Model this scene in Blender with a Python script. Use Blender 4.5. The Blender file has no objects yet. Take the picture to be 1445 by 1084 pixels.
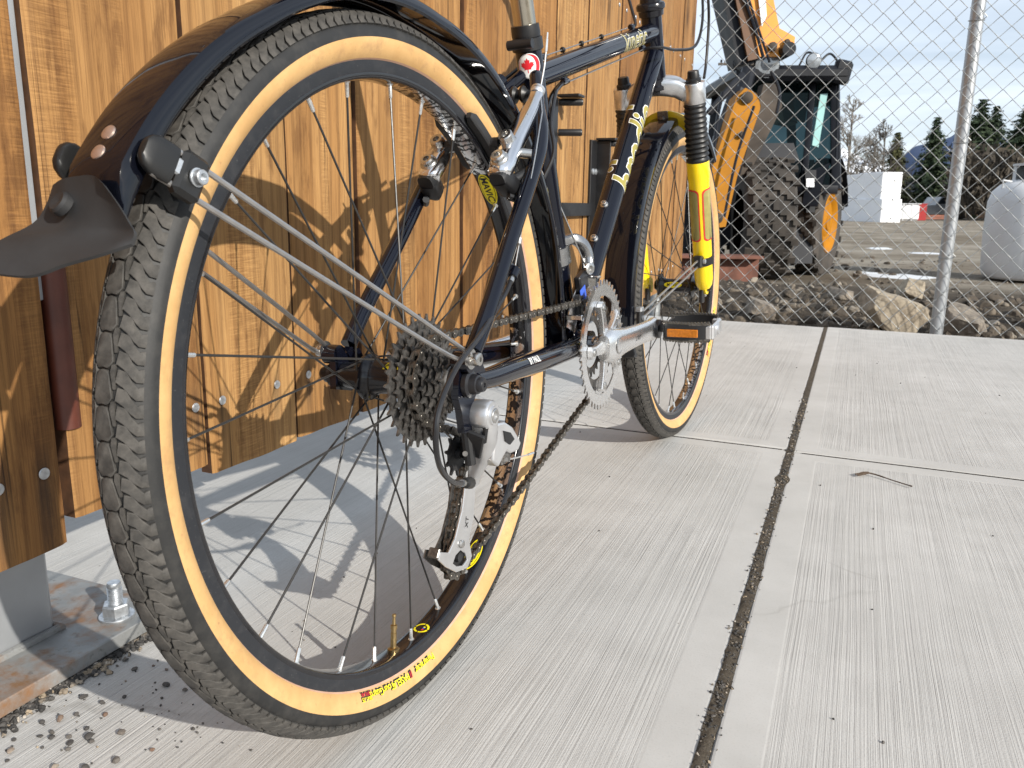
import bpy, bmesh, math, random
import numpy as np
from mathutils import Vector, Matrix, Quaternion, noise as mnoise
R_ = math.radians
random.seed(7)
scene = bpy.context.scene
col = scene.collection

# ------------------------------------------------------------------ camera, world, sun, exposure
cam_d = bpy.data.cameras.new('camera'); cam = bpy.data.objects.new('camera', cam_d); col.objects.link(cam)
cam_d.sensor_width = 36.0
cam_d.lens = 36.0 * 1147.975 / 1445.0
cam_d.clip_start = 0.02; cam_d.clip_end = 20000
CAM_H = 0.4875
_yaw, _pitch, _roll = R_(-22.5001), R_(12.5797), R_(-0.8824)
RC = Matrix.Rotation(-_yaw, 3, 'Z') @ Matrix.Rotation(-_pitch, 3, 'X') @ Matrix.Rotation(_roll, 3, 'Y')
_right = RC @ Vector((1, 0, 0)); _fwd = RC @ Vector((0, 1, 0)); _up = RC @ Vector((0, 0, 1))
cam.matrix_world = Matrix(((_right.x, _up.x, -_fwd.x, 0), (_right.y, _up.y, -_fwd.y, 0), (_right.z, _up.z, -_fwd.z, CAM_H), (0, 0, 0, 1)))
cam_d.dof.use_dof = True; cam_d.dof.focus_distance = 0.86; cam_d.dof.aperture_fstop = 22.0
scene.camera = cam

SUN_AZ, SUN_EL = R_(24), R_(25)          # azimuth of travel from -X towards +Y, elevation
sun_dir = Vector((-math.cos(SUN_AZ) * math.cos(SUN_EL), math.sin(SUN_AZ) * math.cos(SUN_EL), -math.sin(SUN_EL)))
sd = bpy.data.lights.new('sun', 'SUN'); sd.energy = 4.9; sd.angle = R_(0.53); sd.color = (1.0, 0.945, 0.855)
sun = bpy.data.objects.new('sun', sd); col.objects.link(sun)
sun.rotation_euler = sun_dir.to_track_quat('-Z', 'Y').to_euler(); sun.location = (4, -3, 5)

world = bpy.data.worlds.new('World'); scene.world = world; world.use_nodes = True
wn = world.node_tree.nodes; wl = world.node_tree.links; wn.clear()
w_out = wn.new('ShaderNodeOutputWorld'); w_bg = wn.new('ShaderNodeBackground'); w_bg.inputs['Strength'].default_value = 0.092
sky = wn.new('ShaderNodeTexSky'); sky.sky_type = 'NISHITA'; sky.sun_disc = False
sky.sun_elevation = SUN_EL
_tosun = -sun_dir
sky.sun_rotation = math.atan2(_tosun.x, _tosun.y)
sky.air_density = 1.0; sky.dust_density = 1.2; sky.ozone_density = 1.3; sky.altitude = 900
# thin bright cloud: noise on a plane overhead, mixed with the sky
tc = wn.new('ShaderNodeTexCoord'); sep = wn.new('ShaderNodeSeparateXYZ'); wl.new(tc.outputs['Generated'], sep.inputs[0])
def wmath(op, a, b):
    n = wn.new('ShaderNodeMath'); n.operation = op
    for i, v in enumerate((a, b)):
        if hasattr(v, 'links'): wl.new(v, n.inputs[i])
        else: n.inputs[i].default_value = v
    return n.outputs[0]
zc = wmath('MAXIMUM', wmath('ADD', sep.outputs[2], 0.08), 0.02)
cmb = wn.new('ShaderNodeCombineXYZ'); wl.new(wmath('DIVIDE', sep.outputs[0], zc), cmb.inputs[0]); wl.new(wmath('DIVIDE', sep.outputs[1], zc), cmb.inputs[1])
cn = wn.new('ShaderNodeTexNoise'); cn.inputs['Scale'].default_value = 0.55; cn.inputs['Detail'].default_value = 7; cn.inputs['Roughness'].default_value = 0.55; cn.inputs['Distortion'].default_value = 0.4
wl.new(cmb.outputs[0], cn.inputs['Vector'])
cr = wn.new('ShaderNodeValToRGB'); cr.color_ramp.elements[0].position = 0.40; cr.color_ramp.elements[0].color = (0.46, 0.46, 0.46, 1); cr.color_ramp.elements[1].position = 0.66; cr.color_ramp.elements[1].color = (0.92, 0.92, 0.92, 1)
wl.new(cn.outputs['Fac'], cr.inputs[0])
cm = wn.new('ShaderNodeMixRGB'); cm.inputs[2].default_value = (9.0, 9.9, 11.0, 1)
wl.new(cr.outputs[0], cm.inputs[0]); wl.new(sky.outputs[0], cm.inputs[1]); wl.new(cm.outputs[0], w_bg.inputs['Color']); wl.new(w_bg.outputs[0], w_out.inputs['Surface'])

vs = scene.view_settings; vs.view_transform = 'Standard'; vs.look = 'None'; vs.exposure = 0.34; vs.gamma = 1.0; vs.use_curve_mapping = False
scene.render.engine = 'CYCLES'
scene.cycles.use_denoising = True; scene.cycles.max_bounces = 8; scene.cycles.transparent_max_bounces = 12

# ------------------------------------------------------------------ helpers: mesh builder, tags
def V(*a): return Vector(a)
class MB:
    def __init__(s): s.v = []; s.f = []; s.m = []
    def add(s, verts, faces, mi=0):
        o = len(s.v); s.v.extend([tuple(x) for x in verts])
        for f in faces: s.f.append(tuple(i + o for i in f)); s.m.append(mi)
    def box(s, c, d, rot=None, mi=0, ch=0.0):
        """box, chamfered edges when ch > 0"""
        c = Vector(c); hx, hy, hz = d[0] / 2, d[1] / 2, d[2] / 2
        if ch <= 0:
            P = [Vector((sx * hx, sy * hy, sz * hz)) for sx in (-1, 1) for sy in (-1, 1) for sz in (-1, 1)]
            F = [(0, 1, 3, 2), (4, 6, 7, 5), (0, 4, 5, 1), (2, 3, 7, 6), (0, 2, 6, 4), (1, 5, 7, 3)]
        else:
            ch = min(ch, hx * .9, hy * .9, hz * .9)
            P = []; idx = {}
            for sx in (-1, 1):
                for sy in (-1, 1):
                    for sz in (-1, 1):
                        for ax in range(3):
                            q = [sx * (hx - (0 if ax == 0 else ch)), sy * (hy - (0 if ax == 1 else ch)), sz * (hz - (0 if ax == 2 else ch))]
                            idx[(sx, sy, sz, ax)] = len(P); P.append(Vector(q))
            F = []
            for ax in range(3):
                a, b = [k for k in range(3) if k != ax]
                for sg in (-1, 1):
                    r = []
                    for (p, q) in ((-1, -1), (1, -1), (1, 1), (-1, 1)):
                        t = [0, 0, 0]; t[ax] = sg; t[a] = p; t[b] = q; r.append(idx[(*t, ax)])
                    F.append(r)
            for ax in range(3):
                a, b = [k for k in range(3) if k != ax]
                for p in (-1, 1):
                    for q in (-1, 1):
                        t0 = [0, 0, 0]; t1 = [0, 0, 0]
                        t0[ax] = -1; t1[ax] = 1
                        for t in (t0, t1): t[a] = p; t[b] = q
                        F.append([idx[(*t0, a)], idx[(*t1, a)], idx[(*t1, b)], idx[(*t0, b)]])
            for sx in (-1, 1):
                for sy in (-1, 1):
                    for sz in (-1, 1): F.append([idx[(sx, sy, sz, k)] for k in range(3)])
        if rot is not None: P = [rot @ q for q in P]
        s.add([q + c for q in P], F, mi)
    def tube(s, pts, r, n=12, caps=True, up=None, mi=0, closed=False, power=2.0):
        """swept section; r scalar, list, or list of (a, b) half sizes (a along up-side normal, b along binormal)"""
        pts = [Vector(q) for q in pts]; k = len(pts)
        rr = r if isinstance(r, (list, tuple)) and not (isinstance(r, tuple) and len(r) == 2) else [r] * k
        T = []
        for i in range(k):
            if closed: d = pts[(i + 1) % k] - pts[i - 1]
            else: d = pts[min(i + 1, k - 1)] - pts[max(i - 1, 0)]
            T.append(d.normalized())
        u = Vector(up) if up is not None else (Vector((0, 0, 1)) if abs(T[0].z) < .9 else Vector((1, 0, 0)))
        N = (u - T[0] * u.dot(T[0])).normalized()
        vv = []
        for i in range(k):
            if i and up is None:
                q = T[i - 1].rotation_difference(T[i]); N = q @ N
            else:
                N = (u if up is not None else N)
            N = (N - T[i] * N.dot(T[i])).normalized(); B = T[i].cross(N)
            a, b = rr[i] if isinstance(rr[i], (list, tuple)) else (rr[i], rr[i])
            for j in range(n):
                t = 2 * math.pi * j / n; c, sn = math.cos(t), math.sin(t)
                if power != 2.0:
                    e = 2.0 / power; c = math.copysign(abs(c) ** e, c); sn = math.copysign(abs(sn) ** e, sn)
                vv.append(pts[i] + N * (a * c) + B * (b * sn))
        F = []
        for i in range(k if closed else k - 1):
            i2 = (i + 1) % k
            for j in range(n):
                F.append((i * n + j, i2 * n + j, i2 * n + (j + 1) % n, i * n + (j + 1) % n)[::-1])
        if caps and not closed:
            F.append(tuple(range(n))); F.append(tuple(reversed(range((k - 1) * n, k * n))))
        s.add(vv, F, mi)
    def lathe(s, prof, c=(0, 0, 0), axis=(0, 0, 1), n=24, mi=0, ref=None, mis=None, cap=True):
        """prof: list of (distance along axis, radius)"""
        c = Vector(c); ax = Vector(axis).normalized()
        u = Vector(ref) if ref is not None else (Vector((1, 0, 0)) if abs(ax.x) < .9 else Vector((0, 1, 0)))
        u = (u - ax * u.dot(ax)).normalized(); w = ax.cross(u); vv = []
        for (h, r) in prof:
            for j in range(n):
                t = 2 * math.pi * j / n; vv.append(c + ax * h + (u * math.cos(t) + w * math.sin(t)) * r)
        o = len(s.v); s.v.extend([tuple(x) for x in vv])
        for i in range(len(prof) - 1):
            for j in range(n):
                s.f.append((o + i * n + j, o + i * n + (j + 1) % n, o + (i + 1) * n + (j + 1) % n, o + (i + 1) * n + j)); s.m.append(mis[i] if mis else mi)
        if cap and prof[0][1] > 1e-6: s.f.append(tuple(o + j for j in reversed(range(n)))); s.m.append(mis[0] if mis else mi)
        if cap and prof[-1][1] > 1e-6: s.f.append(tuple(o + (len(prof) - 1) * n + j for j in range(n))); s.m.append(mis[-1] if mis else mi)
    def prism(s, poly, fn, h0, h1, mi=0):
        """poly [(x,y)], fn(x,y,h) -> point"""
        n = len(poly); vv = [fn(x, y, h0) for x, y in poly] + [fn(x, y, h1) for x, y in poly]
        F = [tuple(range(n))[::-1], tuple(range(n, 2 * n))] + [(i, (i + 1) % n, n + (i + 1) % n, n + i) for i in range(n)]
        s.add(vv, F, mi)
    def ring(s, outer, inner, fn, h0, h1, mi=0):
        """annulus between two outlines with the same point count"""
        n = len(outer); vv = []
        for h in (h0, h1):
            vv += [fn(x, y, h) for x, y in outer] + [fn(x, y, h) for x, y in inner]
        F = []
        for i in range(n):
            j = (i + 1) % n
            F += [(i, n + i, n + j, j), (2 * n + i, 2 * n + j, 3 * n + j, 3 * n + i), (i, j, 2 * n + j, 2 * n + i), (n + i, 3 * n + i, 3 * n + j, n + j)]
        s.add(vv, F, mi)
    def sphere(s, c, r, n=10, m=6, mi=0, sc=(1, 1, 1), rot=None):
        c = Vector(c); vv = []; 
        for i in range(m + 1):
            th = math.pi * i / m
            for j in range(n):
                t = 2 * math.pi * j / n
                q = Vector((r * math.sin(th) * math.cos(t) * sc[0], r * math.sin(th) * math.sin(t) * sc[1], r * math.cos(th) * sc[2]))
                vv.append(c + (rot @ q if rot else q))
        F = [(i * n + j, (i + 1) * n + j, (i + 1) * n + (j + 1) % n, i * n + (j + 1) % n) for i in range(m) for j in range(n)]
        s.add(vv, F, mi)
    def grid(s, rows, mi=0, close=False):
        k = len(rows[0]); vv = [q for r in rows for q in r]; F = []
        for i in range(len(rows) - 1):
            for j in range(k if close else k - 1):
                F.append((i * k + j, i * k + (j + 1) % k, (i + 1) * k + (j + 1) % k, (i + 1) * k + j))
        s.add(vv, F, mi)
    def mesh(s, name, mats, sharp=35, fix=True, bevel=0):
        me = bpy.data.meshes.new(name); me.from_pydata(s.v, [], s.f)
        for m in (mats if isinstance(mats, (list, tuple)) else [mats]): me.materials.append(m)
        me.polygons.foreach_set('material_index', s.m)
        if fix or bevel:
            bm = bmesh.new(); bm.from_mesh(me)
            if fix: bmesh.ops.recalc_face_normals(bm, faces=bm.faces)
            bm.to_mesh(me); bm.free()
        me.polygons.foreach_set('use_smooth', [True] * len(me.polygons))
        if sharp: me.set_sharp_from_angle(angle=R_(sharp))
        me.update(); return me
def link(name, me, parent=None, M=None):
    o = bpy.data.objects.new(name, me); col.objects.link(o)
    if parent is not None: o.parent = parent
    if M is not None: o.matrix_basis = M
    return o
def obj(name, mb, mats, parent=None, M=None, sharp=35, fix=True):
    return link(name, mb.mesh(name, mats, sharp, fix), parent, M)
def tag(o, label=None, cat=None, group=None, kind=None):
    if label: o['label'] = label
    if cat: o['category'] = cat
    if group: o['group'] = group
    if kind: o['kind'] = kind
    return o
def empty(name, M=None):
    o = bpy.data.objects.new(name, None); col.objects.link(o); o.empty_display_size = .1
    if M is not None: o.matrix_basis = M
    return o
def bez(pts, n=8):
    """Catmull-Rom through points"""
    P = [Vector(q) for q in pts]; out = []
    for i in range(len(P) - 1):
        p0 = P[i - 1] if i else P[0] * 2 - P[1]; p3 = P[i + 2] if i + 2 < len(P) else P[-1] * 2 - P[-2]
        for k in range(n):
            t = k / n; a, b = P[i], P[i + 1]
            out.append(.5 * ((2 * a) + (b - p0) * t + (2 * p0 - 5 * a + 4 * b - p3) * t * t + (3 * a - p0 - 3 * b + p3) * t ** 3))
    out.append(P[-1]); return out
_txt = {}
def text2d(s, size=1.0, bold=0.0, shear=0.0, slices=None, vsl=None):
    """flat lettering as verts and faces, centred, cut into strips so that it can be bent"""
    cu = bpy.data.curves.new('lettering', 'FONT'); cu.body = s; cu.size = size; cu.offset = bold * size; cu.shear = shear; cu.align_x = 'CENTER'; cu.align_y = 'CENTER'; cu.fill_mode = 'FRONT'; cu.resolution_u = 3
    o = bpy.data.objects.new('lettering', cu); col.objects.link(o)
    dg = bpy.context.evaluated_depsgraph_get(); me = o.evaluated_get(dg).to_mesh()
    bm = bmesh.new(); bm.from_mesh(me); o.evaluated_get(dg).to_mesh_clear(); bpy.data.objects.remove(o); bpy.data.curves.remove(cu)
    bmesh.ops.remove_doubles(bm, verts=bm.verts, dist=1e-5 * size)
    xs = [v.co.x for v in bm.verts]; ys = [v.co.y for v in bm.verts]
    if not xs: return [], []
    for step, k, lo, hi in ((slices, 1, min(ys), max(ys)), (vsl, 0, min(xs), max(xs))):
        if step:
            c = lo + step
            while c < hi:
                no = (0, 1, 0) if k else (1, 0, 0); co = (0, c, 0) if k else (c, 0, 0)
                bmesh.ops.bisect_plane(bm, geom=bm.verts[:] + bm.edges[:] + bm.faces[:], plane_co=co, plane_no=no); c += step
    bm.verts.index_update()
    cx, cy = (min(xs) + max(xs)) / 2, (min(ys) + max(ys)) / 2
    vs_ = [(v.co.x - cx, v.co.y - cy) for v in bm.verts]; fs = [tuple(v.index for v in f.verts) for f in bm.faces]; bm.free()
    return vs_, fs
def lettering(mb, s, fn, size, bold=0, shear=0, slices=None, vsl=None, mi=0, h=0.0):
    vs_, fs = text2d(s, size, bold, shear, slices, vsl)
    mb.add([fn(x, y, h) for x, y in vs_], fs, mi)

# ------------------------------------------------------------------ helpers: materials
class NT:
    def __init__(s, name):
        s.m = bpy.data.materials.new(name); s.m.use_nodes = True; s.t = s.m.node_tree; s.n = s.t.nodes; s.l = s.t.links
        s.b = s.n['Principled BSDF']; s.c = s.n.new('ShaderNodeTexCoord')
    def set(s, k, v):
        if hasattr(v, 'links'): s.l.new(v, s.b.inputs[k])
        else: s.b.inputs[k].default_value = v
    def _in(s, n, i, v):
        if v is None: return
        if hasattr(v, 'links'): s.l.new(v, n.inputs[i])
        else: n.inputs[i].default_value = v
    def map(s, scale=(1, 1, 1), src='Object', vec=None, loc=None):
        n = s.n.new('ShaderNodeMapping'); n.inputs['Scale'].default_value = scale
        s.l.new(vec if vec is not None else s.c.outputs[src], n.inputs['Vector'])
        if loc is not None: s._in(n, 'Location', loc)
        return n.outputs[0]
    def noise(s, scale, vec=None, detail=4, rough=.55, dist=0.0):
        n = s.n.new('ShaderNodeTexNoise'); n.inputs['Scale'].default_value = scale; n.inputs['Detail'].default_value = detail; n.inputs['Roughness'].default_value = rough; n.inputs['Distortion'].default_value = dist
        s.l.new(vec if vec is not None else s.c.outputs['Object'], n.inputs['Vector']); return n.outputs['Fac']
    def voro(s, scale, vec=None, feature='F1', out='Distance', rnd=1.0):
        n = s.n.new('ShaderNodeTexVoronoi'); n.feature = feature; n.inputs['Scale'].default_value = scale; n.inputs['Randomness'].default_value = rnd
        s.l.new(vec if vec is not None else s.c.outputs['Object'], n.inputs['Vector']); return n.outputs[out]
    def wave(s, scale, vec, dist=0, detail=2, dscale=1, dirn='X'):
        n = s.n.new('ShaderNodeTexWave'); n.bands_direction = dirn; n.inputs['Scale'].default_value = scale; n.inputs['Distortion'].default_value = dist; n.inputs['Detail'].default_value = detail; n.inputs['Detail Scale'].default_value = dscale
        s.l.new(vec, n.inputs['Vector']); return n.outputs['Fac']
    def ramp(s, f, *stops):
        n = s.n.new('ShaderNodeValToRGB'); e = n.color_ramp.elements
        while len(e) < len(stops): e.new(.5)
        for el, (p, c) in zip(e, stops):
            el.position = p; el.color = (c, c, c, 1) if not isinstance(c, (tuple, list)) else (*c[:3], 1)
        s.l.new(f, n.inputs[0]); return n.outputs[0]
    def mix(s, f, a, b, mode='MIX'):
        n = s.n.new('ShaderNodeMixRGB'); n.blend_type = mode
        s._in(n, 0, f)
        for i, v in ((1, a), (2, b)):
            if hasattr(v, 'links'): s.l.new(v, n.inputs[i])
            else: n.inputs[i].default_value = (*v[:3], 1) if isinstance(v, (tuple, list)) else (v, v, v, 1)
        return n.outputs[0]
    def math(s, op, a, b=0.0, clamp=False):
        n = s.n.new('ShaderNodeMath'); n.operation = op; n.use_clamp = clamp
        s._in(n, 0, a); s._in(n, 1, b); return n.outputs[0]
    def rnd(s):
        return s.n.new('ShaderNodeObjectInfo').outputs['Random']
    def attr(s, name):
        n = s.n.new('ShaderNodeAttribute'); n.attribute_name = name; return n.outputs['Fac']
    def bump(s, h, strength=.5, dist=.001, prev=None):
        n = s.n.new('ShaderNodeBump'); n.inputs['Strength'].default_value = strength; n.inputs['Distance'].default_value = dist
        s.l.new(h, n.inputs['Height'])
        if prev is not None: s.l.new(prev, n.inputs['Normal'])
        s.l.new(n.outputs[0], s.b.inputs['Normal']); return n.outputs[0]
def simple(name, c, rough=.5, metal=0.0, var=.15, scale=30, coat=0.0, bump=0.0, bscale=None, dirt=None, dirt_amt=.0, rvar=.08, spec=None, coat_rough=.03):
    t = NT(name); f = t.noise(scale, detail=5)
    lo = tuple(x * (1 - var) for x in c); hi = tuple(min(1, x * (1 + var)) for x in c)
    cc = t.mix(t.ramp(f, (.3, 0.0), (.7, 1.0)), lo, hi)
    if dirt is not None:
        g = t.ramp(t.noise(scale * .6, detail=7, rough=.65), (1 - dirt_amt - .12, 0.0), (1 - dirt_amt + .12, 1.0)); cc = t.mix(g, cc, dirt)
    t.set('Base Color', cc); t.set('Metallic', metal)
    rn = t.noise(scale * 1.7, detail=4); t.set('Roughness', t.math('ADD', t.math('MULTIPLY', t.math('SUBTRACT', rn, .5), rvar * 2), rough, True))
    if coat: t.set('Coat Weight', coat); t.set('Coat Roughness', coat_rough)
    if spec is not None: t.set('Specular IOR Level', spec)
    if bump: t.bump(t.noise(bscale or scale * 3, detail=4), bump, .001)
    return t.m
MT = {}
MT['paint'] = simple('navy_black_gloss_paint', (.0032, .0040, .0085), .07, 0, .1, 8, rvar=.03)
MT['fender'] = simple('black_gloss_plastic', (.003, .0036, .0065), .045, 0, .1, 10, rvar=.02)
MT['black'] = simple('black_anodised_metal', (.012, .012, .014), .32, .0, .2, 40, rvar=.08)
MT['blackgloss'] = simple('black_hub_metal', (.010, .010, .013), .18, .0, .2, 40)
MT['rubber'] = simple('black_rubber', (.016, .016, .017), .60, 0, .2, 60, bump=.1, dirt=(.04, .038, .034), dirt_amt=.25)
MT['boot'] = simple('black_rubber_boot', (.008, .008, .008), .42, 0, .2, 60)
MT['cable'] = simple('black_cable_housing', (.014, .014, .016), .30, 0, .2, 60)
MT['steel'] = simple('stainless_steel', (.56, .55, .53), .28, 1.0, .1, 90)
MT['chrome'] = simple('polished_alloy', (.80, .80, .81), .16, 1.0, .05, 60, rvar=.06)
MT['alloy'] = simple('brushed_alloy', (.74, .74, .74), .30, .95, .06, 120, rvar=.08)
MT['crank'] = simple('satin_polished_alloy', (.82, .82, .82), .27, .95, .04, 90, rvar=.05)
MT['silver'] = simple('silver_paint', (.66, .66, .665), .32, .85, .06, 60, rvar=.05)
MT['darksteel'] = simple('oily_dark_steel', (.19, .18, .17), .40, .85, .35, 260, dirt=(.03, .026, .022), dirt_amt=.38, bump=.12, bscale=900)
MT['chainsteel'] = simple('worn_chain_steel', (.19, .175, .155), .38, .9, .35, 300, dirt=(.02, .017, .015), dirt_amt=.40)
MT['spoke'] = simple('dark_spoke_steel', (.028, .027, .026), .38, .25, .2, 200)
MT['stay'] = simple('grey_steel_rod', (.40, .385, .37), .38, .9, .1, 90)
MT['nipple'] = simple('silver_nipple', (.78, .78, .76), .28, .9, .08, 200)
MT['brass'] = simple('brass', (.42, .30, .14), .34, 1.0, .2, 300)
MT['yellow'] = simple('yellow_fork_paint', (.86, .62, .006), .25, 0, .05, 25, coat=.5)
MT['darkyellow'] = simple('yellow_fork_arch', (.74, .52, .006), .3, 0, .05, 25, coat=.3)
MT['decalyellow'] = simple('yellow_sticker', (.86, .74, .015), .35, 0, .05, 80)
MT['decalblack'] = simple('black_print', (.008, .008, .008), .4, 0, .05, 80)
MT['decalred'] = simple('red_print', (.62, .02, .03), .35, 0, .06, 80)
MT['decalwhite'] = simple('white_print', (.80, .80, .78), .35, 0, .04, 80)
MT['gold'] = simple('gold_print', (.34, .29, .07), .35, .2, .12, 80)
MT['olive'] = simple('olive_panel_print', (.28, .25, .08), .35, 0, .12, 80)
MT['amber'] = simple('amber_reflector', (.42, .13, .008), .22, 0, .25, 300, coat=.5)
MT['titanium'] = simple('champagne_seatpost', (.52, .47, .38), .22, 1.0, .05, 40)
MT['hardblack'] = simple('black_painted_steel', (.010, .010, .011), .42, 0, .25, 40)
MT['redbrown'] = simple('red_oxide_steel', (.085, .022, .012), .45, 0, .3, 30)
MT['zinc'] = simple('zinc_plated_steel', (.50, .52, .54), .40, .85, .2, 200, bump=.06)
MT['copper'] = simple('rivet_copper', (.55, .42, .35), .35, .8, .1, 200)
MT['blue'] = simple('blue_print', (.05, .12, .55), .35, 0, .1, 80)

MT['mechgrey'] = simple('grey_polished_steel', (.36, .36, .36), .26, .95, .1, 90)
MT['flap'] = simple('scuffed_mudflap_rubber', (.022, .022, .023), .58, 0, .25, 25, bump=.12, bscale=220, dirt=(.085, .082, .076), dirt_amt=.22)
def mk_tyre():
    t = NT('tyre_tread_rubber')
    d = t.noise(120, detail=6, rough=.65); g = t.ramp(d, (.35, 0.0), (.72, 1.0))
    fine = t.noise(900, detail=3)
    c = t.mix(g, (.034, .032, .029), (.098, .090, .080)); c = t.mix(t.math('MULTIPLY', fine, .35), c, (.02, .019, .018))
    t.set('Base Color', c); t.set('Roughness', .78); t.bump(fine, .25, .0006); MT['tread'] = t.m
    t = NT('tyre_shoulder_rubber')
    d = t.ramp(t.noise(60, detail=6, rough=.65), (.45, 0.0), (.8, 1.0))
    t.set('Base Color', t.mix(d, (.011, .011, .011), (.034, .032, .029))); t.set('Roughness', .6); t.bump(t.noise(700, detail=2), .12, .0005); MT['shoulder'] = t.m
    t = NT('tyre_tan_sidewall')
    d = t.noise(26, detail=7, rough=.65); e = t.noise(230, detail=4)
    c = t.mix(t.ramp(d, (.35, 0.0), (.7, 1.0)), (.47, .275, .105), (.58, .365, .155))
    c = t.mix(t.ramp(e, (.66, 0.0), (.76, .55)), c, (.25, .12, .05))
    c = t.mix(t.ramp(t.noise(40, detail=8, rough=.75), (.52, 0.0), (.70, .55)), c, (.30, .17, .08))
    t.set('Base Color', c); t.set('Roughness', .62); t.bump(t.noise(1500, detail=2), .1, .0004); MT['tan'] = t.m
    t = NT('tyre_pink_bead')
    c = t.mix(t.ramp(t.noise(80, detail=6), (.4, 0.0), (.7, 1.0)), (.56, .33, .22), (.62, .40, .28))
    t.set('Base Color', c); t.set('Roughness', .6); MT['bead'] = t.m
    t = NT('rim_black_anodised')
    d = t.ramp(t.noise(70, detail=7, rough=.7), (.5, 0.0), (.8, 1.0)); sp = t.ramp(t.noise(600, detail=2), (.70, 0.0), (.76, 1.0))
    c = t.mix(d, (.012, .0135, .017), (.034, .034, .036)); c = t.mix(t.math('MULTIPLY', sp, .35), c, (.25, .25, .25))
    t.set('Base Color', c); t.set('Roughness', .55); MT['rimflank'] = t.m
    MT['rimbed'] = simple('rim_bed_gloss', (.007, .007, .009), .14, 0, .2, 60, rvar=.06, coat=.3)
    t = NT('rim_graffiti_decal')
    n = t.noise(95, detail=3, dist=1.6); w = t.wave(34, t.map((1, 1, 1)), dist=11, detail=3, dscale=1.6)
    k = t.ramp(t.math('MULTIPLY', t.ramp(w, (.25, 0.0), (.3, 1.0)), t.ramp(n, (.40, 0.0), (.43, 1.0))), (.45, 0.0), (.55, 1.0))
    t.set('Base Color', t.mix(k, (.008, .008, .009), (.72, .72, .72))); t.set('Metallic', k); t.set('Roughness', .16); MT['graffiti'] = t.m
mk_tyre()
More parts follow.
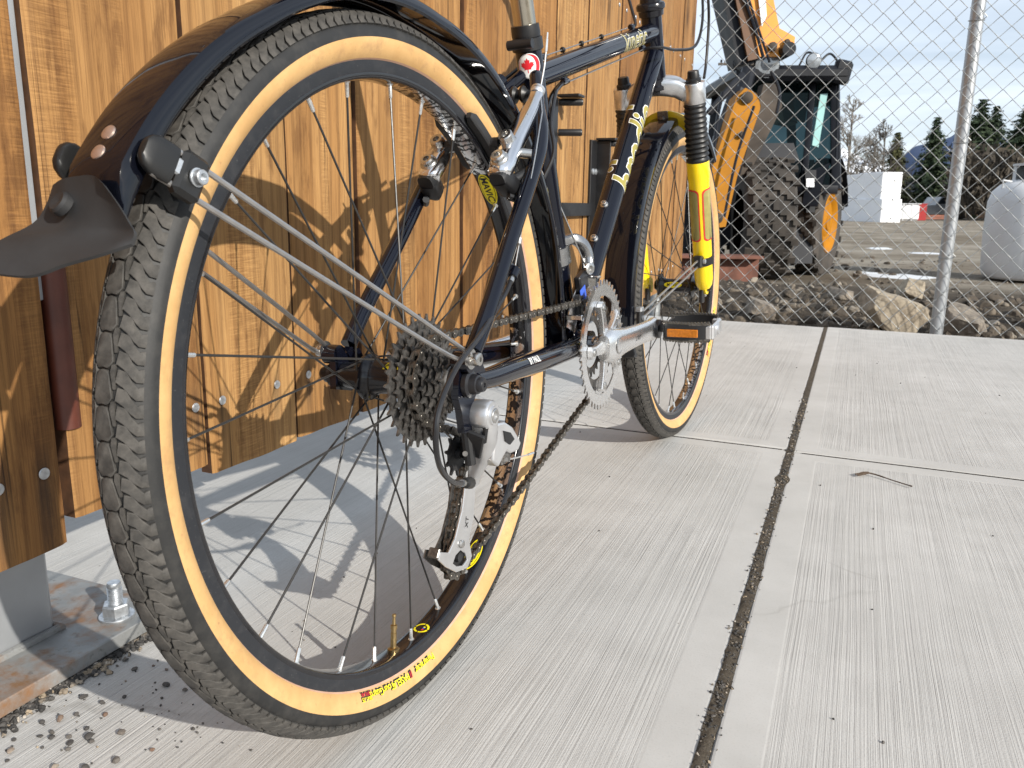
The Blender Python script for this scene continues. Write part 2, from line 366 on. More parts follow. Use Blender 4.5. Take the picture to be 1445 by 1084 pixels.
# ------------------------------------------------------------------ materials of the setting
def mk_wood(name, base, dark, light, tint=(1, 1, 1), stain=0.0):
    t = NT(name)
    rnd = t.rnd(); off = t.n.new('ShaderNodeCombineXYZ')
    t.l.new(t.math('MULTIPLY', rnd, 37.0), off.inputs[0]); t.l.new(t.math('MULTIPLY', rnd, 91.0), off.inputs[1]); t.l.new(t.math('MULTIPLY', rnd, 53.0), off.inputs[2])
    va = t.n.new('ShaderNodeVectorMath'); va.operation = 'ADD'; t.l.new(t.c.outputs['Object'], va.inputs[0]); t.l.new(off.outputs[0], va.inputs[1]); P = va.outputs[0]
    # knots bend the grain
    sk = t.n.new('ShaderNodeSeparateXYZ'); t.l.new(P, sk.inputs[0]); ck = t.n.new('ShaderNodeCombineXYZ'); t.l.new(t.math('MULTIPLY', sk.outputs[1], 4.0), ck.inputs[0]); t.l.new(t.math('ADD', t.math('MULTIPLY', sk.outputs[2], 1.7), t.math('MULTIPLY', t.noise(9.0, P, detail=2), .035)), ck.inputs[1])
    vk = t.n.new('ShaderNodeTexVoronoi'); vk.voronoi_dimensions = '2D'; vk.inputs['Scale'].default_value = 1.0; t.l.new(ck.outputs[0], vk.inputs['Vector']); kv = vk.outputs['Distance']; knot = t.ramp(kv, (.0, 1.0), (.045, .9), (.075, .45), (.16, .12), (.30, 0.0))
    warp = t.noise(1.0, t.map((3, 3, .9), vec=P), detail=3); 
    sx = t.n.new('ShaderNodeSeparateXYZ'); t.l.new(P, sx.inputs[0])
    yy = t.math('ADD', sx.outputs[1], t.math('MULTIPLY', warp, .055)); yy = t.math('ADD', yy, t.math('MULTIPLY', knot, .035))
    cb = t.n.new('ShaderNodeCombineXYZ'); t.l.new(yy, cb.inputs[0]); t.l.new(t.math('MULTIPLY', sx.outputs[2], .05), cb.inputs[1]); t.l.new(t.math('MULTIPLY', sx.outputs[0], 1.0), cb.inputs[2])
    rings = t.wave(15, cb.outputs[0], dist=3.0, detail=4, dscale=1.3)
    rings2 = t.noise(1.0, t.map((34, 150, 1.6), vec=cb.outputs[0]), detail=5, rough=.65)
    fib = t.noise(1.0, t.map((240, 520, 11), vec=P), detail=5, rough=.6)
    saw = t.noise(1.0, t.map((60, 30, 520), vec=P), detail=3)
    sawm = t.ramp(t.noise(1.0, t.map((5, 17, 1.3), vec=P), detail=4), (.50, 0.0), (.62, 1.0))
    blot = t.noise(1.0, t.map((8, 10, 2.4), vec=P), detail=6, rough=.62)
    band = t.noise(1.0, t.map((5, 24, .55), vec=cb.outputs[0] if False else P), detail=3)
    c = t.mix(t.ramp(band, (.34, 0.0), (.66, 1.0)), base, light)
    c = t.mix(t.math('MULTIPLY', t.ramp(blot, (.38, 1.0), (.60, 0.0)), .55), c, tuple(x * .66 for x in base))
    c = t.mix(t.math('MULTIPLY', t.ramp(rings, (.0, 1.0), (.30, 0.0)), .34), c, dark)
    c = t.mix(t.math('MULTIPLY', t.ramp(rings2, (.54, 0.0), (.63, 1.0)), .50), c, dark)
    c = t.mix(t.math('MULTIPLY', t.ramp(fib, (.46, 0.0), (.68, 1.0)), .46), c, dark)
    c = t.mix(t.math('MULTIPLY', t.math('MULTIPLY', sawm, t.ramp(saw, (.42, 0.0), (.66, 1.0))), .34), c, dark)
    c = t.mix(t.math('MULTIPLY', t.math('MULTIPLY', sawm, t.ramp(saw, (.30, 1.0), (.44, 0.0))), .22), c, tuple(min(1, x * 1.25) for x in light))
    crk = t.noise(1.0, t.map((1, 62, .42), vec=P), detail=2); crm_ = t.ramp(t.noise(1.0, t.map((1, 9, 1.7), vec=P), detail=2), (.48, 0.0), (.56, 1.0))
    crack = t.math('MULTIPLY', t.ramp(t.math('ABSOLUTE', t.math('SUBTRACT', crk, .52)), (.0, 1.0), (.007, 0.0)), crm_)
    c = t.mix(t.math('MULTIPLY', crack, .85), c, tuple(x * .22 for x in dark))
    c = t.mix(t.math('MULTIPLY', knot, .80), c, tuple(x * .42 for x in dark))
    # per board tint
    tr = t.ramp(rnd, (.0, (1.05, 1.0, .90)), (.25, (.78, .70, .62)), (.5, (1.10, 1.14, 1.16)), (.75, (.90, .84, .76)), (1.0, (1.04, 1.06, 1.06)))
    c = t.mix(1.0, c, tr, 'MULTIPLY')
    st = t.attr('stain'); c = t.mix(t.math('MULTIPLY', st, t.ramp(fib, (.3, .55), (.7, 1.0))), c, (.028, .022, .018))
    t.set('Base Color', c); t.set('Roughness', .72); t.set('Specular IOR Level', .25)
    h = t.math('ADD', t.math('MULTIPLY', rings2, .5), t.math('MULTIPLY', fib, .7)); h = t.math('ADD', h, t.math('MULTIPLY', t.math('MULTIPLY', saw, sawm), 1.3)); h = t.math('SUBTRACT', h, t.math('MULTIPLY', crack, 2.0)); h = t.math('SUBTRACT', h, t.math('MULTIPLY', knot, .4))
    t.bump(h, .55, .0016); return t.m
MT['wood'] = mk_wood('stained_cedar', (.290, .146, .049), (.088, .036, .012), (.41, .232, .090))
MT['woodbrown'] = mk_wood('weathered_cedar', (.215, .098, .030), (.062, .024, .008), (.30, .148, .048))
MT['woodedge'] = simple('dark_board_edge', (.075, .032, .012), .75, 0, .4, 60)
def mk_concrete(name, broom):
    t = NT(name)
    P = t.c.outputs['Object']
    big = t.noise(2.2, detail=6, rough=.6); mid = t.noise(14, detail=6, rough=.62); fine = t.noise(420, detail=3)
    c = t.mix(t.ramp(big, (.3, 0.0), (.7, 1.0)), (.405, .398, .382), (.505, .498, .482))
    c = t.mix(t.math('MULTIPLY', t.ramp(mid, (.42, 0.0), (.72, 1.0)), .38), c, (.37, .362, .345))
    c = t.mix(t.math('MULTIPLY', t.ramp(fine, (.55, 0.0), (.75, 1.0)), .30), c, (.27, .26, .245))
    c = t.mix(t.math('MULTIPLY', t.ramp(t.noise(9, detail=8, rough=.75), (.66, 0.0), (.78, 1.0)), .30), c, (.36, .27, .19))
    c = t.mix(t.math('MULTIPLY', t.ramp(t.noise(1.3, detail=7, rough=.7, dist=.6), (.54, 0.0), (.72, 1.0)), .22), c, (.30, .285, .26))
    c = t.mix(t.math('MULTIPLY', t.ramp(t.voro(2.6, out='Distance'), (.0, 1.0), (.035, .6), (.07, 0.0)), .20), c, (.22, .20, .175))
    ed = t.n.new('ShaderNodeTexVoronoi'); ed.feature = 'DISTANCE_TO_EDGE'; ed.inputs['Scale'].default_value = .55; wv_ = t.n.new('ShaderNodeVectorMath'); wv_.operation = 'ADD'; nz_ = t.n.new('ShaderNodeTexNoise'); nz_.inputs['Scale'].default_value = 4.0; nz_.inputs['Detail'].default_value = 6; t.l.new(P, nz_.inputs['Vector']); sc_ = t.n.new('ShaderNodeVectorMath'); sc_.operation = 'SCALE'; sc_.inputs['Scale'].default_value = .35; t.l.new(nz_.outputs['Color'], sc_.inputs[0]); t.l.new(P, wv_.inputs[0]); t.l.new(sc_.outputs[0], wv_.inputs[1]); t.l.new(wv_.outputs[0], ed.inputs['Vector'])
    c = t.mix(t.math('MULTIPLY', t.math('MULTIPLY', t.ramp(ed.outputs['Distance'], (.0, 1.0), (.0035, 0.0)), t.ramp(t.noise(1.7, detail=3), (.52, 0.0), (.6, 1.0))), .40), c, (.20, .185, .165))
    sp = t.ramp(t.noise(75, detail=2), (.765, 0.0), (.79, 1.0)); c = t.mix(t.math('MULTIPLY', sp, .6), c, (.13, .11, .095))
    if broom:
        wv = t.noise(1.0, t.map((3.0, 1.1, 1), vec=P), detail=2); sx = t.n.new('ShaderNodeSeparateXYZ'); t.l.new(P, sx.inputs[0])
        xx = t.math('ADD', sx.outputs[0], t.math('MULTIPLY', wv, .016)); cb = t.n.new('ShaderNodeCombineXYZ'); t.l.new(xx, cb.inputs[0]); t.l.new(sx.outputs[1], cb.inputs[1])
        s1 = t.noise(1.0, t.map((380, 1.3, 1), vec=cb.outputs[0]), detail=3, rough=.65); s2 = t.noise(1.0, t.map((1000, 5, 1), vec=cb.outputs[0]), detail=2); s3 = t.noise(1.0, t.map((90, .6, 1), vec=cb.outputs[0]), detail=3)
        amp = t.ramp(t.noise(3.5, detail=3), (.3, .35), (.65, 1.0))
        h = t.math('ADD', t.math('MULTIPLY', s1, 1.0), t.math('MULTIPLY', s2, .35)); h = t.math('ADD', h, t.math('MULTIPLY', s3, .8))
        h = t.math('MULTIPLY', h, amp)
        c = t.mix(t.math('MULTIPLY', t.math('MULTIPLY', t.ramp(s1, (.50, 0.0), (.66, 1.0)), amp), .38), c, (.27, .265, .255))
        c = t.mix(t.math('MULTIPLY', t.ramp(s3, (.5, 0.0), (.7, 1.0)), .12), c, (.33, .32, .30))
        c = t.mix(t.math('MULTIPLY', t.math('MULTIPLY', t.ramp(s2, (.54, 0.0), (.68, 1.0)), amp), .34), c, (.24, .235, .225))
        t.bump(t.math('ADD', h, t.math('MULTIPLY', fine, .25)), .8, .0018)
    else:
        t.bump(t.math('ADD', t.math('MULTIPLY', fine, .35), mid), .3, .0012)
    t.set('Base Color', c); t.set('Roughness', .86); t.set('Specular IOR Level', .25); return t.m
MT['broom'] = mk_concrete('broomed_concrete', True); MT['smooth'] = mk_concrete('trowelled_concrete', False)
def mk_dirt(name, a, b, c3, scale=3.0):
    t = NT(name)
    f = t.noise(scale, detail=9, rough=.66); g = t.noise(scale * 9, detail=7, rough=.7)
    c = t.mix(t.ramp(f, (.35, 0.0), (.65, 1.0)), a, b); c = t.mix(t.ramp(g, (.5, 0.0), (.68, .85)), c, c3)
    t.set('Base Color', c); t.set('Roughness', .95); t.set('Specular IOR Level', .15); t.bump(t.math('ADD', g, t.noise(scale * 40, detail=5)), .9, .03); return t.m
def mk_ground():
    """dark turned soil near the pavement, dry pale ground farther out in the yard"""
    t = NT('yard_ground'); P = t.c.outputs['Object']; sx = t.n.new('ShaderNodeSeparateXYZ'); t.l.new(P, sx.inputs[0])
    f = t.noise(3.0, detail=9, rough=.66); g = t.noise(27, detail=7, rough=.7)
    a = t.mix(t.ramp(f, (.35, 0.0), (.65, 1.0)), (.060, .047, .035), (.115, .095, .073)); a = t.mix(t.ramp(g, (.5, 0.0), (.68, .85)), a, (.035, .029, .023))
    k = t.noise(.55, detail=8, rough=.7); b = t.mix(t.ramp(k, (.38, 0.0), (.62, 1.0)), (.17, .14, .102), (.37, .335, .28)); b = t.mix(t.ramp(t.noise(2.2, detail=8, rough=.7), (.52, 0.0), (.62, .7)), b, (.11, .08, .055))
    yy = t.math('ADD', sx.outputs[1], t.math('MULTIPLY', t.noise(.8, detail=4), 6.0)); w = t.ramp(t.math('MULTIPLY', t.math('SUBTRACT', yy, 10.0), .25), (.0, 0.0), (1.0, 1.0))
    t.set('Base Color', t.mix(w, a, b)); t.set('Roughness', .95); t.set('Specular IOR Level', .15); t.bump(t.math('ADD', g, t.noise(120, detail=5)), .9, .03); return t.m
MT['dirt'] = mk_ground()
MT['joint'] = mk_dirt('joint_grit', (.14, .115, .088), (.25, .215, .17), (.07, .058, .046), 60)
MT['jointdark'] = mk_dirt('joint_dark_grit', (.030, .025, .020), (.055, .045, .036), (.014, .012, .010), 60)
MT['rock'] = simple('pale_rock', (.34, .29, .22), .9, 0, .4, 14, bump=.8, bscale=40, dirt=(.13, .10, .07), dirt_amt=.4)
MT['rockgrey'] = simple('grey_rock', (.22, .19, .155), .9, 0, .4, 16, bump=.8, bscale=50, dirt=(.09, .07, .055), dirt_amt=.4)
def mk_rubble():
    t = NT('rubble_stones'); v = t.voro(11, out='Color'); s = t.n.new('ShaderNodeSeparateXYZ'); t.l.new(v, s.inputs[0])
    c = t.ramp(s.outputs[0], (.0, (.035, .028, .021)), (.45, (.085, .067, .049)), (.8, (.17, .14, .105)), (1.0, (.33, .29, .235)))
    t.set('Base Color', t.mix(t.math('MULTIPLY', t.noise(60, detail=6), .6), c, (.08, .065, .05))); t.set('Roughness', .95); t.bump(t.noise(90, detail=4), .6, .004); MT['rubble'] = t.m
    t = NT('gravel_stones'); v = t.voro(160, out='Color'); s = t.n.new('ShaderNodeSeparateXYZ'); t.l.new(v, s.inputs[0])
    c = t.ramp(s.outputs[0], (.0, (.018, .017, .016)), (.45, (.05, .047, .044)), (.75, (.11, .10, .09)), (.92, (.28, .22, .15)), (1.0, (.40, .37, .33)))
    t.set('Base Color', c); t.set('Roughness', .75); MT['gravel'] = t.m
    t = NT('pebble_stone'); r = t.rnd()
    c = t.ramp(r, (.0, (.026, .024, .023)), (.5, (.055, .05, .046)), (.78, (.12, .105, .09)), (.9, (.17, .085, .045)), (1.0, (.30, .26, .21)))
    t.set('Base Color', t.mix(t.math('MULTIPLY', t.noise(400, detail=4), .5), c, (.12, .11, .10))); t.set('Roughness', .75); t.bump(t.noise(700, detail=3), .4, .001); MT['pebble'] = t.m
mk_rubble()
def mk_galv():
    t = NT('galvanised_steel'); v = t.voro(55, out='Color'); s = t.n.new('ShaderNodeSeparateXYZ'); t.l.new(v, s.inputs[0])
    c = t.mix(s.outputs[0], (.27, .285, .29), (.40, .415, .42)); t.set('Base Color', c); t.set('Metallic', .75); t.set('Roughness', t.math('ADD', t.math('MULTIPLY', s.outputs[1], .14), .50)); MT['galv'] = t.m
    t = NT('rusting_galvanised_plate')
    a = t.ramp(t.noise(11, detail=8, rough=.7), (.50, 0.0), (.62, 1.0)); b = t.ramp(t.noise(45, detail=6, rough=.7), (.35, .35), (.65, 1.0)); m = t.math('MULTIPLY', a, b)
    edge = t.ramp(t.noise(8, detail=6), (.52, 0.0), (.62, 1.0))
    g = t.noise(28, detail=6); c = t.mix(t.ramp(g, (.3, 0.0), (.7, 1.0)), (.19, .195, .195), (.30, .305, .30))
    c = t.mix(t.math('MULTIPLY', t.ramp(t.noise(120, detail=4), (.6, 0.0), (.7, 1.0)), .6), c, (.10, .10, .10))
    c = t.mix(m, c, t.mix(t.noise(60, detail=5), (.24, .105, .035), (.15, .09, .045)))
    t.set('Base Color', c); t.set('Metallic', t.math('MULTIPLY', t.math('SUBTRACT', 1.0, m), .35)); t.set('Roughness', .6); t.bump(t.noise(140, detail=5), .2, .001); MT['rustplate'] = t.m
mk_galv()
MT['post'] = simple('grey_galvanised_post', (.36, .375, .39), .42, .5, .10, 12, bump=.05)

# ------------------------------------------------------------------ pavement
FX = -0.70          # front face of the boards
pav = MB()
pav.box((0.3, 0.3, -.115), (5.0, 6.66, .15), mi=0)
pavement = obj('pavement', pav, [MT['joint']]); tag(pavement, kind='structure')
def slab(x0, x1, y0, y1, seed):
    """one concrete slab: broomed field, trowelled margin, rounded arris"""
    rng = random.Random(seed); mb = MB(); b = .047; r = .0030
    zt = 0.0
    def rect(i, z): return [(x0 + i, y0 + i, z), (x1 - i, y0 + i, z), (x1 - i, y1 - i, z), (x0 + i, y1 - i, z)]
    L = [rect(0, -.05), rect(0, -.008), rect(r * .35, -.0025), rect(r, -.0006), rect(r * 1.8, 0), rect(b - .002, 0.0), rect(b, -.0003)]
    for a, c in zip(L[:-1], L[1:]):
        o = len(mb.v); mb.v += a + c
        for i in range(4): mb.f.append((o + i, o + (i + 1) % 4, o + 4 + (i + 1) % 4, o + 4 + i)); mb.m.append(0)
    o = len(mb.v); mb.v += rect(b, -.0003); mb.f.append((o, o + 1, o + 2, o + 3)); mb.m.append(1)
    s = obj('slab', mb, [MT['smooth'], MT['broom']], pavement, sharp=50); return s
JX = -0.083; JG = .0048
for k, (x0, x1, y0, y1) in enumerate([(JX + JG, 1.62, -2.9, 1.688), (JX + JG, 1.62, 1.697, 3.62), (-1.70, JX - JG, -2.9, 1.698), (-1.70, JX - JG, 1.707, 3.60)]):
    slab(x0, x1, y0, y1, k)
slab(1.645, 2.75, -2.9, 1.69, 8); slab(1.645, 2.75, 1.697, 3.62, 9)
# grit filling the long joint, a bit uneven
jm = MB(); rows = []
rng = random.Random(3); NJ = 420
for i in range(NJ + 1):
    y = -1.2 + 4.8 * i / NJ; w1 = .0072 + .0022 * mnoise.noise(V(y * 9, 1, 0)) + .0025 * mnoise.noise(V(y * 60, 4, 0)); w2 = .0072 + .0022 * mnoise.noise(V(y * 8, 7, 0)) + .0025 * mnoise.noise(V(y * 55, 9, 0))
    hh = .0008 + .0020 * mnoise.noise(V(y * 14, 3, 3))
    bulge = .007 * math.exp(-((y - 1.50) / .02) ** 2)
    rows.append([(JX - w1 - bulge, y, .0002), (JX - .003, y, hh + .003 * mnoise.noise(V(y * 130, 1, 1))), (JX + .002, y, hh + .003 * mnoise.noise(V(y * 120, 5, 1))), (JX + w2 + bulge, y, .0002)])
jm.grid(rows)

JST = [(JX + random.Random(i).gauss(0, .0042), -.2 + 2.4 * random.Random(i + 5000).random() ** 1.0, .0008, .0007 + .0019 * random.Random(i + 9000).random() ** 2) for i in range(2600)]
jf = obj('joint_grit', jm, [MT['joint']], pavement, sharp=0); tag(jf, kind='stuff')
cj = MB(); cj.box((.77, 1.6925, -.0195), (1.66, .0086, .035)); cj.box((-.90, 1.7025, -.0195), (1.60, .0086, .035)); tag(obj('cross_joint_grit', cj, [MT['jointdark']], pavement), kind='stuff')
# hairline crack sheets are left to the material

# ------------------------------------------------------------------ gate and fence boards
def board_mesh(w, z0, z1, seed, stains=(), t=.019, rough=.0012, y_off=0):
    """board lying in its own frame: y across (0..w), z up from its bottom end, x front face at 0"""
    rng = random.Random(seed); ny, nz = 30 if stains and z0 < .2 else 12, max(8, int((z1 - z0) / .028)); vv = []; F = []; st = []
    ph = rng.uniform(0, 99)
    def edge(z, k): return .0011 * mnoise.noise(V(z * 9, ph + k, 0)) + .0006 * mnoise.noise(V(z * 45, ph + k, 3))
    tilt = rng.uniform(-.004, .004)
    for j in range(nz + 1):
        z = (z1 - z0) * j / nz
        for i in range(ny + 1):
            s = i / ny; y = s * w + (edge(z, 1) if s < .3 else edge(z, 7) if s > .7 else 0)
            e = min(s, 1 - s) * w; x = -.0022 * max(0, 1 - e / .004) ** 2 + .0016 * mnoise.noise(V(y * 14, z * 2.2, ph)) + .0004 * mnoise.noise(V(y * 130, z * 12, ph))
            zz = z + (tilt * (s - .5) + .0015 * mnoise.noise(V(s * 3, ph, 2)) if j == 0 else 0)
            vv.append((x, y, zz))
            a = 0.0
            for (sy, sz, ln, wd) in stains:
                dz = sz - (z + z0)
                if dz > -.01 and dz < ln:
                    a = max(a, math.exp(-((y + y_off - sy) / wd) ** 2) * (1 - max(0, dz) / ln) ** .7 * (1 if dz > 0 else .6))
            st.append(a)
    nf = len(vv); k = ny + 1
    for j in range(nz):
        for i in range(ny): F.append((j * k + i, j * k + i + 1, (j + 1) * k + i + 1, (j + 1) * k + i))
    ring = [i for i in range(k)] + [j * k + ny for j in range(1, nz + 1)] + [nz * k + i for i in range(ny - 1, -1, -1)] + [j * k for j in range(nz - 1, 0, -1)]
    for i in ring: q = vv[i]; vv.append((-t, q[1], q[2])); st.append(0)
    n = len(ring)
    for a in range(n): b = (a + 1) % n; F.append((ring[b], ring[a], nf + a, nf + b))
    F.append(tuple(nf + a for a in range(n)))
    nfront = ny * nz; me = bpy.data.meshes.new('board'); me.from_pydata(vv, [], F)
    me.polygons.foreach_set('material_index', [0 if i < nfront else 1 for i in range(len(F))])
    at = me.attributes.new('stain', 'FLOAT', 'POINT'); at.data.foreach_set('value', st)
    bm = bmesh.new(); bm.from_mesh(me); bmesh.ops.recalc_face_normals(bm, faces=bm.faces); bm.to_mesh(me); bm.free()
    me.polygons.foreach_set('use_smooth', [True] * len(me.polygons)); me.set_sharp_from_angle(angle=R_(50)); return me
def screw_mesh():
    mb = MB(); r = .0058
    mb.lathe([(-.004, .0), (-.004, .0028), (0, r * .96), (.0008, r), (.0013, r * .93), (.0013, r * .42)], axis=(1, 0, 0), n=18)
    star = []
    for i in range(12): a = math.pi * i / 6; q = r * (.40 if i % 2 == 0 else .22); star.append((q * math.cos(a), q * math.sin(a)))
    circ = [(r * .42 * math.cos(math.pi * i / 6), r * .42 * math.sin(math.pi * i / 6)) for i in range(12)]
    mb.ring(circ, star, lambda x, y, h: (h, x, y), .0011, .0013)
    mb.prism(star, lambda x, y, h: (h, x, y), -.0003, .0001, 1)
    return mb.mesh('screw', [MT['zinc'], MT['hardblack']], 30)
SCREW = screw_mesh()
def add_board(parent, y0, y1, z0, z1, seed, mat, screws, dx=0.0):
    stains = [(sy, sz, .12 if mat is MT['woodbrown'] else .075, .009 if mat is MT['woodbrown'] else .006) for sy, sz in screws]
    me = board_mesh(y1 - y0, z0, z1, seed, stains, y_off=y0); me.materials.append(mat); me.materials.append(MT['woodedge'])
    b = link('board', me, parent, Matrix.Translation((FX + dx, y0, z0)))
    for sy, sz in screws:
        link('screw', SCREW, b, Matrix.Translation((.0006, sy - y0, sz - z0)) @ Matrix.Rotation(random.uniform(0, 3), 4, 'X'))
    return b
gate = empty('wooden_gate', Matrix.Translation((0, 0, 0)))
tag(gate, 'tall gate of vertical golden stained cedar boards behind the leaning bicycle', 'gate')
gy = [.546, .7335, .9065, 1.069, 1.244, 1.430, 1.600, 1.768, 1.935, 2.055, 2.180, 2.340, 2.500, 2.672, 2.835, 3.005, 3.190, 3.385, 3.610]
zb = [.170, .156, .156, .158, .150, .155, .152, .158, .150, .155, .152, .157, .15, .155, .153, .15, .156, .15]
scr_z = {0: .24, 1: .245, 2: .245, 3: .25}
for k in range(len(gy) - 1):
    g = .0032 if k in (0, 1, 2, 5, 8) else .0016
    y0, y1 = gy[k] + (g if k else .0), gy[k + 1] - g
    z = .238 + .004 * math.sin(k * 2.3)
    scr = [(y0 + .028, z + .004 * math.sin(k)), (y1 - .032, z + .004 * math.cos(k * 3))]
    if k == 0: scr = [(.715, .246)]
    if k == 1: scr = [(.7585, .2455), (.862, .2445)]
    if k == 2: scr = [(.935, .244), (1.045, .2445)]
    scr += [(y0 + .028, 1.05), (y1 - .032, 1.053)]
    add_board(gate, y0, y1, zb[k], 2.02 + .006 * math.sin(k * 5), 40 + k, MT['wood'], scr, dx=.0025 * math.sin(k * 2.7))
fr = MB()
for z in (.255, 1.05, 1.88): fr.box((FX - .042, 2.08, z), (.040, 3.06, .05), ch=.004)
for y in (.578, 3.58): fr.box((FX - .0425, y, 1.07), (.0405, .05, 1.66), ch=.004)
obj('gate_frame', fr, [MT['redbrown']], gate)
hg = MB()
hg.lathe([(0, 0.0), (0, .0125), (.16, .0125), (.16, 0.0)], (FX - .008, .553, .262), n=20)
hg.box((FX - .024, .5535, .236), (.012, .016, .052), ch=.002)
obj('hinge', hg, [MT['redbrown']], gate)
# black steel latch frame on the face of the gate
lt = MB(); X = FX + .006
lt.box((X, 2.235, .520), (.008, .055, .275), ch=.001)
lt.box((X + .02, 2.262, .522), (.044, .006, .27), ch=.001)
lt.box((X, 1.905, .55), (.008, .05, .36), ch=.001)
lt.box((X + .004, 2.07, .472), (.010, .29, .034), ch=.001)
lb = obj('latch_frame', lt, [MT['hardblack']], gate)
for (y, z) in ((2.275, .652), (2.275, .590), (1.945, .725), (1.945, .655)):
    pm = MB(); pm.lathe([(0, 0), (0, .0085), (.055, .0085), (.058, .0065), (.058, 0)], (X, y, z), (1, .25, 0), n=12); obj('latch_pin', pm, [MT['hardblack']], lb)
cm_ = MB(); cm_.box((X + .03, 2.272, .662), (.055, .045, .006), ch=.001); cm_.box((X + .03, 1.945, .738), (.055, .045, .006), ch=.001); obj('latch_cap', cm_, [MT['hardblack']], lb)
for (y, z) in ((2.225, .574), (2.248, .574)):
    bmx = MB(); bmx.lathe([(0, .009), (.003, .0085), (.0055, .004), (.0055, 0)], (X + .004, y, z), (1, 0, 0), n=14); obj('carriage_bolt', bmx, [MT['zinc']], lb)

fence = empty('wooden_fence'); tag(fence, 'darker weathered brown board fence panel ending above the galvanised post', 'fence')
fb = [(-1.08, -.912), (-.908, -.742), (-.738, -.57), (-.566, -.40), (-.396, -.228), (-.224, -.055), (-.051, .122), (.126, .300), (.304, .5335)]
for k, (y0, y1) in enumerate(fb):
    scr = [(y0 + .03, .225), (y1 - .03, .226)]
    if k == 8: scr = [(.468, .2255), (.5145, .2265)]
    add_board(fence, y0, y1, .1475 if k == 8 else .15, 2.03, 90 + k, MT['woodbrown'], scr, dx=.002 * math.sin(k * 1.9))
rl = MB()
for z in (.26, 1.05, 1.88): rl.box((FX - .040, -.28, z), (.036, 1.58, .085), ch=.003)
obj('rail', rl, [MT['woodbrown']], fence)

post = empty('steel_post', Matrix.Translation((-.82, .512, 0))); tag(post, 'square galvanised steel post bolted down on a rusty base plate', 'post')
pm = MB(); pm.box((0, 0, 1.075), (.10, .10, 2.11), ch=.006); obj('upright', pm, [MT['post']], post)
sb = MB(); sb.box((.082, .0275, 1.22), (.062, .0095, 1.66), ch=.001); obj('stop_strip', sb, [MT['post']], post)
bp = MB(); bp.box((.0, 0, .0125), (.238, .300, .0165), ch=.0012); obj('base_plate', bp, [MT['rustplate']], post)
wd = MB(); wd.tube([(-.052, -.052, .0225), (.052, -.052, .0225), (.052, .052, .0225), (-.052, .052, .0225)], .006, 8, closed=True); obj('weld', wd, [MT['rustplate']], post)
for (x, y) in ((.085, .098), (-.085, .098), (.085, -.108), (-.085, -.108)):
    a = MB(); z0 = .0207
    prof = [(0, 0), (0, .0082)]
    for i in range(9): prof += [(.018 + i * .0022, .0082), (.018 + i * .0022 + .0011, .0072)]
    prof += [(.0400, .0076), (.0425, .0068), (.0425, 0)]
    a.lathe(prof, (x, y, z0), n=20); ab = obj('anchor_bolt', a, [MT['zinc']], post)
    w = MB(); w.lathe([(0, .0085), (0, .0185), (.0008, .019), (.0024, .019), (.003, .0185), (.003, .0085)], (x, y, z0), n=28); obj('washer', w, [MT['zinc']], ab)
    nn = MB(); 
    hexo = lambda q, zz: [(x + q * math.cos(R_(60 * i + 12)), y + q * math.sin(R_(60 * i + 12)), zz) for i in range(6)]
    rws = [hexo(.0138, z0 + .003), hexo(.0150, z0 + .0045), hexo(.0150, z0 + .0155), hexo(.0136, z0 + .0175), hexo(.0084, z0 + .0178)]
    nn.grid(rws, close=True); obj('nut', nn, [MT['zinc']], ab, sharp=25)

# gravel along the plate, loose pebbles, twig
def pebble_mesh(seed, s=1.0):
    rng = random.Random(seed); bm = bmesh.new(); bmesh.ops.create_icosphere(bm, subdivisions=2, radius=1)
    sx, sy, sz = rng.uniform(.8, 1.3), rng.uniform(.6, 1.0), rng.uniform(.45, .75)
    cuts = [(Vector((rng.gauss(0, 1), rng.gauss(0, 1), rng.gauss(0, .8))).normalized(), rng.uniform(.55, .8)) for _ in range(7)]
    for v in bm.verts:
        for n, d in cuts:
            k = v.co.dot(n)
            if k > d: v.co -= n * (k - d)
        v.co = Vector((v.co.x * sx, v.co.y * sy, v.co.z * sz)) * s
    me = bpy.data.meshes.new('pebble'); bm.to_mesh(me); bm.free(); return me
PEB = [pebble_mesh(i) for i in range(9)]
for m in PEB: m.materials.append(MT['pebble'])
def scatter_rocks(name, mat, spots, seed, base=PEB):
    rng = random.Random(seed); vs_ = []; fs = []
    arr = [(np.array([v.co[:] for v in m.vertices]), [tuple(p.vertices) for p in m.polygons]) for m in base]
    for (x, y, z, s) in spots:
        vv, ff = arr[rng.randrange(len(arr))]; q = np.array(Quaternion((rng.gauss(0, 1), rng.gauss(0, .3), rng.gauss(0, .3), rng.gauss(0, 1))).normalized().to_matrix())
        o = len(vs_); w = (vv * s) @ q.T + np.array([x, y, z]); vs_.extend(map(tuple, w)); fs.extend(tuple(i + o for i in f) for f in ff)
    me = bpy.data.meshes.new(name); me.from_pydata(vs_, [], fs); me.materials.append(mat)
    me.polygons.foreach_set('use_smooth', [False] * len(fs)); return link(name, me)
rng = random.Random(11); sp = []
for i in range(1500):
    y = rng.uniform(.16, .675); d = abs(rng.gauss(0, .0085)); s = rng.uniform(.0014, .0044) * (1.1 if rng.random() < .2 else .9)
    sp.append((-.7005 + d + .003 * math.sin(y * 60) - .004, y, s * .35 + .0005, s))
for i in range(120):
    x = rng.uniform(-.93, -.70); s = rng.uniform(.0012, .0035); sp.append((x, .664 + abs(rng.gauss(0, .006)), s * .35, s))
tag(scatter_rocks('joint_stones', MT['gravel'], JST, 15), kind='stuff', label='tiny stones in the grit of the long joint')
g = scatter_rocks('gravel', MT['gravel'], sp, 5); tag(g, kind='stuff', label='dark grit packed along the edge of the rusty base plate')
spots = []
